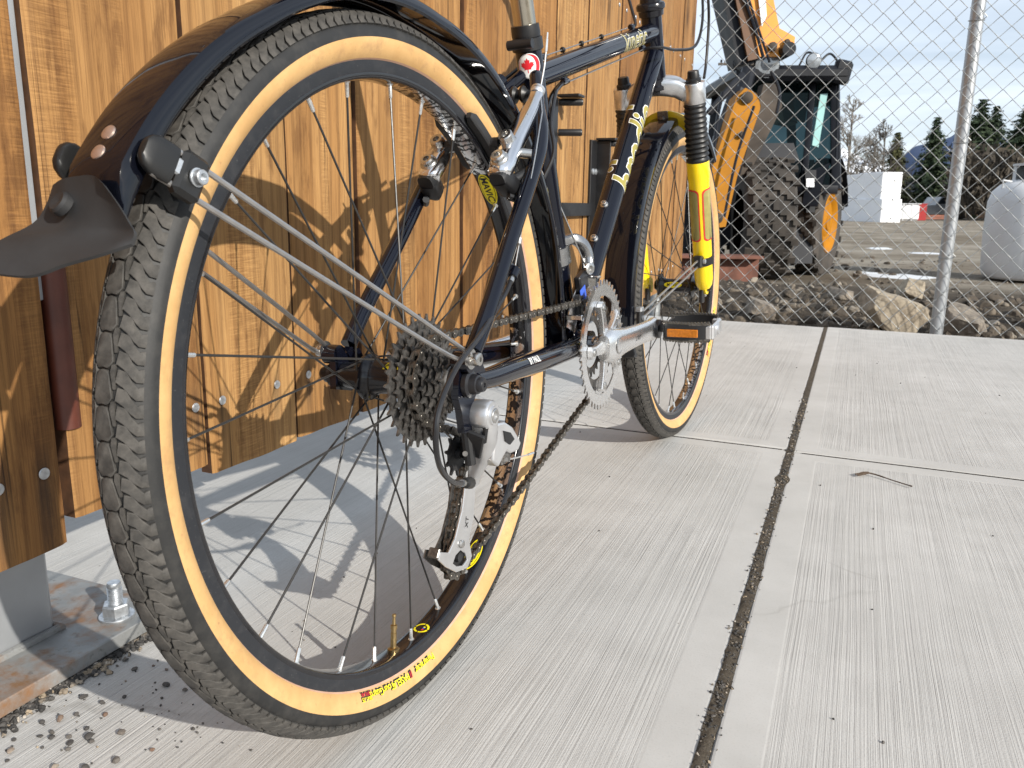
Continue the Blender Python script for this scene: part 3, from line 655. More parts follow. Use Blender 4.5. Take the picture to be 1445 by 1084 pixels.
PEBBLE_XY = [(-.646,.41),(-.634,.435),(-.616,.449),(-.6,.458),(-.644,.453),(-.629,.521),(-.596,.512),(-.558,.497),(-.558,.448),(-.606,.553),(-.667,.432),(-.659,.562),(-.583,.554),(-.541,.472),(-.667,.46),(-.640,.615),(-.628,.628),(-.611,.6),(-.618,.585),(-.646,.575),(-.59,.592),(-.572,.585),(-.64,.505),(-.622,.492),(-.648,.482),(-.655,.470),(-.62,.470),(-.608,.462),(-.625,.455),(-.65,.445),(-.638,.448),(-.61,.442),(-.594,.535),(-.665,.505),(-.60,.42),(-.575,.43),(-.655,.42),(-.53,.51),(-.628,.575),(-.585,.478)]
for k, (x, y) in enumerate(PEBBLE_XY):
    s = .0018 + .0034 * rng.random() ** 1.3
    o = link('pebble', PEB[k % 9], None, Matrix.Translation((x, y, s * .42)) @ Matrix.Rotation(rng.uniform(0, 6), 4, 'Z') @ Matrix.Scale(s, 4))
    tag(o, 'small dark pebble lying loose on the concrete between base plate and rear tyre', 'pebble', 'pebbles scattered by the base plate')
sp = []
for i in range(150):
    x, y = rng.gauss(-.60, .06), rng.gauss(.53, .09)
    if -.69 < x: s = rng.uniform(.0006, .0016); sp.append((x, y, s * .4, s))
for i in range(60):
    x, y = rng.uniform(-.6, .5), rng.uniform(.6, 3.4); s = rng.uniform(.0008, .002); sp.append((x, y, s * .4, s))
tag(scatter_rocks('grit', MT['gravel'], sp, 6), kind='stuff', label='fine specks of grit on the concrete')
tw = MB(); MT['twig'] = simple('twig_bark', (.075, .05, .032), .8, 0, .3, 200)
tw.tube(bez([(.040, 1.578, .004), (.058, 1.588, .006), (.075, 1.588, .005), (.105, 1.568, .004), (.134, 1.548, .004)], 5), [.0015] * 3 + [.0026] * 4 + [.0015] * 6 + [.0011] * 7 + [.0016], 6)
tw.tube([(.058, 1.587, .004), (.052, 1.575, .006), (.044, 1.572, .004)], .0016, 5)
tag(obj('twig', tw, [MT['twig']]), 'short broken twig lying across the right-hand concrete slab', 'twig')
# ------------------------------------------------------------------ bicycle: frame axes u forward, v left, w up, origin at the rear axle
RT = 0.3218; WB = 1.066; BB = V(.441, 0, -.031)
_by, _ln = R_(2.5113), R_(2.3992)
BR = Matrix.Rotation(-_by, 3, 'Z') @ Matrix.Rotation(-_ln, 3, 'Y')
bu, bv, bw = BR @ V(0, 1, 0), BR @ V(-1, 0, 0), BR @ V(0, 0, 1)
bike = empty('bicycle', Matrix(((bu.x, bv.x, bw.x, -.3761), (bu.y, bv.y, bw.y, .6594), (bu.z, bv.z, bw.z, 0), (0, 0, 0, 1))))
tag(bike, 'black mountain bicycle with tan-wall tyres and yellow fork leaning beside the board gate', 'bicycle')
MA = Matrix.Translation((0, 0, RT))                       # parts hang from the rear axle height
_st = R_(-1.64); HA = R_(71)
_ax = V(-math.cos(HA), 0, math.sin(HA)); _off = V(.038, 0, .013)
MS = Matrix.Translation((WB, 0, RT)) @ Matrix.Translation(-_off) @ Matrix.Rotation(_st, 4, _ax) @ Matrix.Translation(_off)   # steered front end, origin at front axle
I4 = Matrix.Identity(4)
def part(name, mb, mats, M=MA, sharp=35): return obj(name, mb, mats, bike, M, sharp)
def sub(name, mb, mats, parent, M=None, sharp=35): return obj(name, mb, mats, parent, M, sharp)

# ---- wheels
TC, TR = .3003, .0215
def tor(s, t, h=0.0, R=TC, rho=TR):
    ph = t / rho; r = R + (rho + h) * math.cos(ph); return V(r * math.cos(s), -(rho + h) * math.sin(ph), r * math.sin(s))
def build_tread():
    mb = MB(); N = 92; L = 2 * math.pi / N; a = lambda x: x / .322
    def block(poly, s0, h=.0017, mir=1, chm=.0004):
        n = len(poly); cx_ = sum(q[0] for q in poly) / n; cy_ = sum(q[1] for q in poly) / n
        top = [(q[0] + (cx_ - q[0]) * .07, q[1] + (cy_ - q[1]) * .07) for q in poly]
        vv = [tor(s0 + a(x), y * mir, -.0002) for x, y in poly] + [tor(s0 + a(x), y * mir, h - chm) for x, y in poly] + [tor(s0 + a(x), y * mir, h) for x, y in top]
        F = [tuple(range(2 * n, 3 * n))] + [(b * n + i, b * n + (i + 1) % n, (b + 1) * n + (i + 1) % n, (b + 1) * n + i) for b in (0, 1) for i in range(n)]
        mb.add(vv, [f[::-1] if mir > 0 else f for f in F])
    def rib(cl, w, s0, mir, h=.0018):
        P = [V(*q, 0) for q in cl]; Lf, Rg = [], []
        for i in range(len(P)):
            d = (P[min(i + 1, len(P) - 1)] - P[max(i - 1, 0)]).normalized(); n = V(-d.y, d.x, 0); wi = w[i] / 2
            Lf.append(P[i] + n * wi); Rg.append(P[i] - n * wi)
        k = len(P); vv = []
        for hh, ins in ((-.0002, 0), (h - .0003, 0), (h, .0004)):
            for i in range(k):
                n = (Lf[i] - Rg[i]).normalized() * ins
                p = Lf[i] - n; q = Rg[i] + n; vv += [tor(s0 + a(p.x), p.y * mir, hh), tor(s0 + a(q.x), q.y * mir, hh)]
        F = []
        for i in range(k - 1):
            o = i * 2; b1, b2 = 2 * k, 4 * k
            F.append((b2 + o, b2 + o + 1, b2 + o + 3, b2 + o + 2))
            for (p, q) in ((0, b1), (b1, b2)):
                F.append((p + o, q + o, q + o + 2, p + o + 2)); F.append((p + o + 1, p + o + 3, q + o + 3, q + o + 1))
        for e in (0, 2 * (k - 1)): F.append((e, e + 1, 2 * k + e + 1, 2 * k + e)); F.append((2 * k + e, 2 * k + e + 1, 4 * k + e + 1, 4 * k + e))
        mb.add(vv, F)
    P_ = .0220
    for k in range(N):
        s0 = k * L
        block([(.0006, -.0034), (.0030, -.0046), (.0172, -.0070), (.0200, -.0050), (.0212, -.0034), (.0205, .0), (.0212, .0034), (.0200, .0050), (.0172, .0070), (.0030, .0046), (.0006, .0034), (-.0001, .0)], s0)
        for m in (1, -1):
            so = s0 + a(.004 if m > 0 else .0095)
            # pair of small blocks beside the centre row
            if m > 0 or True:
                block([(-.0030, .0062), (.0012, .0054), (.0028, .0057), (.0120, .0074), (.0118, .0086), (-.0034, .0084)], s0, mir=m)
            for j in range(2):
                b = so + a(j * .5 * P_)
                rib([(.0000, .0094), (.0004, .0118), (.0046, .0152), (.0090, .0186), (.0102, .0208), (.0102, .0238)], [.0089, .0086, .0061, .0060, .0084, .0087], b, m)
    return mb.mesh('tread', [MT['tread']], 40, fix=True)
def build_ring(p0, p1, n, mat, name, seg=180, h=0.0):
    mb = MB(); rows = []
    for i in range(seg):
        s = 2 * math.pi * i / seg; rows.append([tor(s, TR * (p0 + (p1 - p0) * j / n), h) for j in range(n + 1)])
    rows.append(rows[0]); mb.grid(rows); return mb.mesh(name, [mat], 0)
ME_TREAD = build_tread()
def carcass():
    mb = MB(); rows = []; b1 = R_(90)
    for i in range(200):
        s = 2 * math.pi * i / 200; rows.append([tor(s, TR * (-b1 + 2 * b1 * j / 24), 0.00015 if abs(-1 + j / 12) > .80 else -.0004) for j in range(25)])
    rows.append(rows[0]); mb.grid(rows); return mb.mesh('tyre', [MT['shoulder']], 0)
ME_TYRE = carcass()
def sidewalls():
    mb = MB()
    for m in (1, -1):
        rows = []
        for i in range(180):
            s = 2 * math.pi * i / 180; r = []
            for j in range(11):
                ph = R_(89 + (149 - 89) * j / 10); r.append(tor(s, m * TR * ph, 0 if j < 9 else -.0004))
            rows.append(r)
        rows.append(rows[0]); mb.grid([q[:9] for q in rows], 0); mb.grid([q[8:] for q in rows], 1)
    return mb.mesh('sidewall', [MT['tan'], MT['bead']], 0)
ME_SIDE = sidewalls()
def rim_mesh():
    prof = [(.2858, .0100), (.2862, .0122), (.2855, .0128), (.2846, .0127), (.2744, .0126), (.2736, .0122), (.2716, .0121), (.2702, .0117), (.2692, .0108), (.2686, .0092), (.2680, .0050), (.2679, .0)]
    mb = MB(); rows = []
    P = prof + [(r, -v) for r, v in prof[-2::-1]]
    for i in range(144):
        s = 2 * math.pi * i / 144; rows.append([V(r * math.cos(s), v, r * math.sin(s)) for r, v in P])
    rows.append(rows[0]); k = len(P)
    mb.grid([q[:6] for q in rows], 0); mb.grid([q[5:k - 5] for q in rows], 1); mb.grid([q[k - 6:] for q in rows], 0)
    return mb.mesh('rim', [MT['rimflank'], MT['rimbed']], 28)
ME_RIM = rim_mesh()
def bedpt(s, v, h=0.0):
    v = max(-.0099, min(.0099, v)); av = abs(v)
    r = .2679 + (.0001 * av / .0050 if av < .0050 else .0001 + (av - .0050) / .0042 * .0006)
    return V((r - h) * math.cos(s), v, (r - h) * math.sin(s))
def oval_decal(mb, deg, text, flip=1):
    s0 = R_(deg); L = .044; hb = .0090
    n = 40
    for (kx, ky, mi, h) in ((1.0, 1.0, 0, .00025), (.90, .86, 1, .00040), (.86, .80, 0, .00055)):
        rows = []
        for r in (1.0, .75, .5, .25, .02): rows.append([bedpt(s0 + L / 2 * kx * r * math.cos(2 * math.pi * i / n) / .265, hb * ky * r * math.sin(2 * math.pi * i / n), h) for i in range(n)])
        mb.grid(rows, mi, close=True)
    lettering(mb, text, lambda x, y, h: bedpt(s0 + flip * x / .265, flip * y, .00075),   .0112, bold=.02, shear=0, slices=.002, vsl=.004, mi=1)
def wheel(M, k, hub_half, decals, front):
    w = link('wheel', ME_RIM, bike, M)
    w['label'] = 'front wheel under the yellow fork' if front else 'rear wheel nearest the viewer'
    link('tyre', ME_TYRE, w); link('tread', ME_TREAD, w); link('sidewall', ME_SIDE, w)
    # hub
    h = MB(); fl = .0198
    if not front:
        h.lathe([(-.060, .0), (-.060, .009), (-.056, .011), (-.022, .012), (-.0205, .0175), (-.020, .0228), (-.0165, .0228), (-.0160, .018), (-.012, .0150), (0, .0140), (.024, .0160), (.030, .0190), (.0325, .0228), (.036, .0228), (.0365, .018), (.040, .0140), (.058, .0125), (.064, .0120), (.064, 0)], axis=(0, 1, 0), n=36)
        fr_, fl_ = -.0183, .0342
    else:
        h.lathe([(-.046, 0), (-.046, .0095), (-.040, .0125), (-.0365, .020), (-.036, .0245), (-.0325, .0245), (-.032, .018), (-.024, .0145), (0, .0135), (.024, .0145), (.032, .018), (.0325, .0245), (.036, .0245), (.0365, .020), (.040, .0125), (.046, .0095), (.046, 0)], axis=(0, 1, 0), n=36)
        fr_, fl_ = -.0342, .0342
    hb = sub('hub', h, [MT['blackgloss']], w)
    # maker's oval on the hub shell
    d = MB(); n = 28; rr = .0146 if not front else .0142; vc = .004
    ang0 = R_(112) if not front else R_(170)
    def hubpt(x, y, hh): a_ = ang0 + y / rr; return V((rr + hh) * math.cos(a_), vc + x, (rr + hh) * math.sin(a_))
    rows = [[hubpt(.019 * r * math.cos(2 * math.pi * i / n), .0062 * r * math.sin(2 * math.pi * i / n), .0004) for i in range(n)] for r in (1, .6, .03)]; d.grid(rows, 0, close=True)
    lettering(d, 'MAVIC', lambda x, y, hh: hubpt(-x, -y, .0007), .0085, bold=.02, slices=.002, mi=1)
    sub('hub_decal', d, [MT['decalyellow'], MT['decalblack']], w)
    # spokes, nipples
    base = R_(-97.7 + 6.43) if not front else R_(3.0)
    for i in range(28):
        th = base + i * 2 * math.pi / 28; side = 1 if i % 2 else -1; vf = fl_ if side > 0 else fr_
        tr = 1 if (i // 2) % 2 else -1
        af = th + tr * R_(66); p1 = V(fl * math.cos(af), vf + side * .0012 * tr, fl * math.sin(af)); p0 = V(.2681 * math.cos(th), side * .0016, .2681 * math.sin(th))
        dv = (p1 - p0); L = dv.length; q = dv.to_track_quat('Z', 'Y').to_matrix().to_4x4()
        key = (front, side, tr)
        if key not in SPK:
            m1 = MB(); m1.tube([(0, 0, .008), (0, 0, L)], .00098, 7); SPK[key] = m1.mesh('spoke', [MT['spoke']])
        link('spoke', SPK[key], w, Matrix.Translation(p0) @ q); link('spoke_nipple', NIP, w, Matrix.Translation(p0) @ q)
    # rim decals
    for (kind, a0, a1) in decals:
        dm = MB(); gm = MB()
        if kind == 'oval': oval_decal(dm, a0, 'MAVIC', a1)
        elif kind == 'graf':
            rows = []
            m = int(abs(a1 - a0) / 2) + 2
            for i in range(m + 1):
                s = R_(a0 + (a1 - a0) * i / m); rows.append([bedpt(s, -.0098 + .0196 * j / 8, .00012) for j in range(9)])
            gm.grid(rows)
        elif kind == 'round':
            n = 36; s0 = R_(a0)
            for (r0, r1, mi) in ((.0082, .0074, 2), (.0074, .0056, 2), (.0044, .0040, 2)):
                pass
            for i in range(n):
                if i % 9 == 8: continue
                t0, t1 = 2 * math.pi * i / n, 2 * math.pi * (i + 1) / n
                dm.add([bedpt(s0 + r * math.cos(t) / .265, r * math.sin(t), .0003) for (r, t) in ((.0083, t0), (.0083, t1), (.0062, t1), (.0062, t0))], [(0, 1, 2, 3)], 0)
            for (x0, x1, y0, y1, mi) in ((-.0035, -.001, -.0035, -.0012, 2), (-.0006, .0012, -.0035, -.0012, 3), (.0016, .0034, -.0035, -.0012, 0)):
                dm.add([bedpt(s0 + x / .265, y, .0003) for x, y in ((x0, y0), (x1, y0), (x1, y1), (x0, y1))], [(0, 1, 2, 3)], mi)
        if dm.v: sub('rim_decal', dm, [MT['decalyellow'], MT['decalblack'], MT['decalred'], MT['blue']], w, sharp=0)
        if gm.v: sub('rim_graphic', gm, [MT['graffiti']], w, sharp=0)
    # valve
    vm = MB(); th = R_(-97.7) if not front else R_(40); a_ = V(-math.cos(th), 0, -math.sin(th)); p = V(.2675 * math.cos(th), 0, .2675 * math.sin(th))
    vm.lathe([(-.002, .0), (-.002, .0058), (.0022, .0060), (.0030, .0050), (.0034, .0031), (.016, .0030), (.018, .0030), (.0182, .0026), (.0215, .0026), (.022, .0034), (.026, .0034), (.0265, .0018), (.034, .0015), (.0345, .0022), (.0368, .0020), (.037, 0)], p, a_, n=14); sub('valve', vm, [MT['brass']], w)
    # sidewall lettering (both sides)
    for m in (1, -1):
        lm = MB()
        def wall(sh):
            return lambda x, y, h: tor(sc_ + (-m if True else m) * (x + dx + sh) / .300, m * (TR * R_(113) - y - dy) if True else 0, .0003 + h)
        sc_ = R_(-98.5) if not front else R_(-25)
        for (txt, dx_, dy_, sz, mi) in (('Panaracer', -.035, 0, .0090, 0), ('//', -.0085, 0, .0085, 2), ('PASELA', .010, 0, .0090, 0), ('TourGuard', .0425, 0, .0090, 0), ('26x1.75', .0690, .0022, .0052, 0), ('KEVLAR', .0690, -.0022, .0046, 2)):
            dx, dy = dx_, dy_
            sg = -1
            f1 = lambda x, y, h, dx=dx_, dy=dy_: tor(sc_ - m * (x + dx) / .300 if m > 0 else sc_ + (x + dx) / .300, m * (TR * R_(121) - (y + dy)), .00022)
            f2 = lambda x, y, h, dx=dx_, dy=dy_: tor(sc_ - m * (x + dx + .0009) / .300 if m > 0 else sc_ + (x + dx + .0009) / .300, m * (TR * R_(121) - (y + dy - .0009)), .00012)
            lettering(lm, txt, f2, sz, bold=.10, slices=.002, mi=1); lettering(lm, txt, f1, sz, bold=.012, slices=.002, mi=mi)
        sub('sidewall_lettering', lm, [MT['decalyellow'], MT['decalblack'], MT['decalred']], w, sharp=0)
    return w
SPK = {}
nm = MB(); nm.lathe([(-.002, 0), (-.002, .0032), (.0006, .0032), (.0010, .0022), (.0022, .0019), (.012, .0017), (.0128, .0012), (.0128, 0)], axis=(0, 0, 1), n=8); NIP = nm.mesh('spoke_nipple', [MT['nipple']])
wheel(MA, 0, .067, [('oval', 42.3, -1), ('oval', -60.2, 1), ('oval', 150, 1), ('oval', -150, 1), ('graf', 47, 88), ('graf', -54, 3), ('graf', 158, 200), ('round', -86.4, 1)], False)
wheel(MS, 1, .05, [('oval', 37, -1), ('oval', -26, 1), ('oval', 150, 1), ('oval', -150, 1), ('graf', 43, 84), ('graf', -76, -32), ('graf', 100, 140)], True)

# ---- frame
fm = MB()
HT, HB = V(.855, 0, .490), V(.889, 0, .392)
fm.tube([HT + (HT - HB) * .04, HT, HB, HB - (HT - HB) * .04], .0182, 24)
bbm = MB(); bbm.lathe([(-.036, .0), (-.036, .0195), (.036, .0195), (.036, 0)], BB, (0, 1, 0), n=28)
frame = part('frame', fm, [MT['paint']])
for sg in (1, -1):      # dropouts and seat-stay tips
    v = sg * .0685
    poly = [(-.012, .016), (.000, .0175), (.014, .026), (.028, .022), (.040, .004), (.036, -.013), (.020, -.013), (.010, -.024), (.008, -.046), (-.006, -.046), (-.010, -.024), (-.016, -.010)] if sg < 0 else [(-.012, .016), (.000, .0175), (.014, .026), (.028, .022), (.040, .004), (.036, -.013), (.010, -.018), (-.014, -.012)]
    dm_ = MB(); dm_.prism(poly, lambda x, y, h: V(x, v + h, y), -.0036, .0036)
    dm_.lathe([(-.008, 0), (-.008, .0095), (.008, .0095), (.008, 0)], (-.005, v - sg * -.004, .021), (0, 1, 0), n=18)
    sub('dropout', dm_, [MT['paint']], frame)
sub('bottom_bracket', bbm, [MT['paint']], frame)
def ftube(name, pts, r, n=20, **k): mb = MB(); mb.tube(pts, r, n, **k); return sub(name, mb, [MT['paint']], frame)
SB, ST = V(BB.x - .002, 0, BB.z), V(.3105, 0, .368)
ftube('seat_tube', [SB, V(.3150, 0, .352), ST], .0162)
TT0, TT1 = V(.325, 0, .316), V(.862, 0, .466)
ftube('top_tube', [TT0, TT1], .0155)
DT0, DT1 = BB + V(.005, 0, .005), V(.876, 0, .432)
ftube('down_tube', [DT0, DT1], .0178)
for sg in (1, -1):
    ss = bez([(.288, sg * .0225, .3105), (.280, sg * .026, .304), (.250, sg * .040, .272), (.226, sg * .054, .247), (.204, sg * .0615, .223), (.182, sg * .064, .200), (.120, sg * .0665, .134), (.051, sg * .071, .062), (.018, sg * .0705, .027)], 6)
    ftube('seat_stay', ss, [.0085] * len(ss), 14)
    cs = bez([(.022, sg * .069, -.002), (.062, sg * .066, -.006), (.127, sg * .059, -.010), (.233, sg * .046, -.018), (.366, sg * .030, -.027), (.425, sg * .022, -.030)], 5)
    k = len(cs); ftube('chain_stay', cs, [.0088 + .0050 * min(1, i / (k * .55)) for i in range(k)], 16)
ftube('seat_stay', [V(.3195, 0, .325), V(.290, .018, .300), V(.275, .028, .283)], .0078, 12)
lug = MB(); lug.tube([V(.272, -.034, .292), V(.285, -.034, .318)], .010, 12); 
ftube('stay_bridge', [V(.262, -.034, .262), V(.262, .034, .262)], .006, 12)
# bottle bolts
dd = (DT1 - DT0).normalized(); du = V(-dd.z, 0, dd.x)
def on_dt(s, a, r): return DT0 + dd * s + (du * math.cos(a) + V(0, -1, 0) * math.sin(a)) * r
for s in (.175, .245):
    b = MB(); p = on_dt(s, 0, .0172); b.lathe([(0, .0065), (.002, .0062), (.003, .0048), (.0062, .0046), (.0068, .0038), (.0068, .0022), (.004, .0020), (.004, 0)], p, du, n=16); sub('bottle_bolt', b, [MT['steel']], frame)
# decals
def tube_decal(parent, p0, d, up, r, s0, a0, txt, size, mats, bold, shear, outline, side=-1, mi=1):
    """lettering round a tube: runs along d, tops towards 'up', on the right (side -1) or left (side 1) face"""
    lm = MB(); sdv = V(0, side, 0); run = 1 if side < 0 else -1
    def fn(hh):
        return lambda x, y, h: p0 + d * (s0 + run * x) + (up * math.sin(a0 + y / r) + sdv * math.cos(a0 + y / r)) * (r + hh)
    if outline: lettering(lm, txt, fn(.0003), size, bold + outline, shear, slices=.0016, mi=0)
    lettering(lm, txt, fn(.00055), size, bold, shear, slices=.0016, mi=mi)
    return sub('decal', lm, mats, parent, sharp=0)
tdir = (TT1 - TT0).normalized(); tup = V(-tdir.z, 0, tdir.x)
for side in (-1, 1):
    tube_decal(frame, DT0, dd, du, .0178,   .386, R_(2), 'brodie', .074, [MT['decalwhite'], MT['gold']], .014, .25, .018, side)
    tube_decal(frame, TT0, tdir, tup, .0155, .408, R_(6), 'kinetic', .046, [MT['decalwhite'], MT['gold']], .0, .15, .020, side)
csd = (V(.366, -.030, -.027) - V(.127, -.059, -.010)).normalized()
cl = MB(); cu_ = V(0, 0, 1) - csd * csd.z; cu_.normalize(); co_ = csd.cross(cu_); co_ = co_ if co_.y < 0 else -co_
lettering(cl, 'BY PAUL', lambda x, y, h: V(.172, -.0535, -.0133) + csd * x + (cu_ * math.sin(R_(30) + y / .0128) + co_ * math.cos(R_(30) + y / .0128)) * .0133, .0105, .02, 0, slices=.002)
sub('decal', cl, [MT['decalwhite']], frame, sharp=0)
# maple leaf oval on the seat tube
sdir = (ST - SB).normalized()
def stp(x, y, h): # x round the tube, y along; centred on the rear-right face
    a = R_(-156) + x / .0162; rr = .0162 + h; return V(.3190, 0, .3310) + sdir * y + (V(0, 1, 0) * math.sin(a) * rr + (V(sdir.z, 0, -sdir.x)) * math.cos(a) * rr)
sm = MB(); n = 36
for (kx, ky, cx_, mi, h) in ((.0145, .0142, 0, 0, .0003), (.0135, .0132, 0, 1, .00045), (.0102, .0128, -.0022, 0, .0006)):
    rows = [[stp(cx_ + kx * r * math.cos(2 * math.pi * i / n), ky * r * math.sin(2 * math.pi * i / n), h) for i in range(n)] for r in (1, .8, .6, .4, .2, .01)]; sm.grid(rows, mi, close=True)
half = [(0, 1.0), (.16, .70), (.36, .80), (.30, .32), (.56, .56), (.62, .40), (.92, .44), (.80, .20), (.92, .08), (.44, -.28), (.50, -.46), (.06, -.40), (.06, -.85)]
leaf = [(x, y) for x, y in half] + [(-x, y) for x, y in half[::-1][:-1]]
bm = bmesh.new(); fv = [bm.verts.new((x * .0086 - .0022, y * .0092, 0)) for x, y in leaf]; bm.faces.new(fv); bmesh.ops.triangulate(bm, faces=bm.faces[:]); 
for c in [-.007 + .002 * i for i in range(8)]: bmesh.ops.bisect_plane(bm, geom=bm.verts[:] + bm.edges[:] + bm.faces[:], plane_co=(c, 0, 0), plane_no=(1, 0, 0))
bm.verts.index_update(); sm.add([stp(v.co.x, v.co.y, .0008) for v in bm.verts], [tuple(v.index for v in f.verts) for f in bm.faces], 1); bm.free()
sub('sticker', sm, [MT['decalwhite'], MT['decalred']], frame, sharp=0)

# ---- seat post, clamp, saddle
sp_ = MB(); top = ST + sdir * .40
sp_.tube([ST + sdir * .004, top], .0136, 24); seatpost = part('seatpost', sp_, [MT['titanium']])
c0 = V(.3150, 0, .352)
cl_ = MB(); cl_.lathe([(-.004, .0175), (-.003, .0190), (.010, .0190), (.011, .0172), (.011, .0145)], c0 - sdir * .002, sdir, n=28)
cl_.lathe([(.0, .0172), (.004, .0176), (.0135, .0170), (.014, .0138)], c0 + sdir * .0095, sdir, n=28)
cl_.lathe([(-.016, 0), (-.016, .0058), (.016, .0058), (.016, 0)], c0 + sdir * .0015 + V(-.021, 0, -.004), (0, 1, 0), n=14)
cl_.box(c0 + sdir * .0015 + V(-.015, 0, -.003), (.014, .022, .011), ch=.002)
part('seat_clamp', cl_, [MT['hardblack']])
sa = MB(); o = top + V(-.01, 0, .02); rows = []
for i in range(13):
    t = i / 12; x = -.13 + .27 * t; hw = (.070 * (1 - t) ** .9 + .019) if i else .03; r = []
    for j in range(9):
        s = -1 + 2 * j / 8; r.append(o + V(x, s * hw, .035 + .012 * (1 - t) - .045 * abs(s) ** 2.6))
    rows.append(r)
sa.grid(rows); sa.grid([[q - V(0, 0, .03) + V(0, 0, .02 * abs(1)) for q in r] for r in rows]); part('saddle', sa, [MT['boot']])

# ---- headset, stem, handlebar
hx = (HT - HB).normalized()
hs = MB()
hs.lathe([(0, .0182), (.001, .0215), (.010, .0225), (.012, .0250), (.018, .0255), (.022, .0235), (.024, .0185), (.036, .0175), (.036, 0)], HT, hx, n=28)
part('headset', hs, [MT['blackgloss']]); hs = MB()
hs.lathe([(0, .0185), (.002, .0215), (.010, .0220), (.013, .0245), (.019, .0245), (.021, .0205), (.026, .0195), (.026, 0)], HB, -hx, n=28)
part('headset', hs, [MT['blackgloss']])
stm = MB(); stm.lathe([(.036, .0162), (.060, .0160), (.063, .0155), (.100, .0155), (.100, 0)], HT, hx, n=24); p = HT + hx * .085
stm.tube([p, p + V(.078, 0, .066)], [(.016, .015), (.014, .013)], 16); stem = part('stem', stm, [MT['silver']])
hbm = MB(); c = p + V(.085, 0, .070); hbm.tube(bez([c + V(-.035, .29, .012), c + V(-.01, .16, .006), c, c + V(-.01, -.16, .006), c + V(-.035, -.29, .012)], 6), .0118, 14); hbar = part('handlebar', hbm, [MT['black']])
for s in (1, -1):
    g_ = MB(); g_.tube([c + V(-.018, s * .19, .009), c + V(-.035, s * .295, .012)], .0165, 14); sub('grip', g_, [MT['boot']], hbar)
    g_ = MB(); g_.tube(bez([c + V(0, s * .14, 0), c + V(.03, s * .15, -.02), c + V(.02, s * .24, -.03)], 4), .006, 8); sub('brake_lever', g_, [MT['black']], hbar)

# ---- fork (steered; origin at the front axle)
def FP(u, v, w): return V(u, v, w)
fk = MB(); fax = V(-math.cos(HA), 0, math.sin(HA)); leg0 = V(-.030, 0, .0)
def leg(s, v, du_=0): return leg0 + fax * s + V(du_, v, 0)
CR = .386
cpath = [leg(CR, -.066), leg(CR + .002, -.050), leg(CR + .012, -.030, -.004), leg(CR + .016, 0, -.006), leg(CR + .012, .030, -.004), leg(CR + .002, .050), leg(CR, .066)]
cpath = bez(cpath, 5); kk = len(cpath); fk.tube(cpath, [(.0165 if abs(i / (kk - 1) - .5) > .22 else .0175, .0185 + .007 * max(0, 1 - abs(i / (kk - 1) - .5) / .2)) for i in range(kk)], 16, up=fax, power=3.2)
for sg in (1, -1): fk.lathe([(-.019, 0), (-.019, .0195), (-.017, .0205), (.015, .0205), (.017, .0195), (.0172, 0)], leg(CR, sg * .066), fax, n=28)
fork = part('fork', fk, [MT['alloy']], MS)
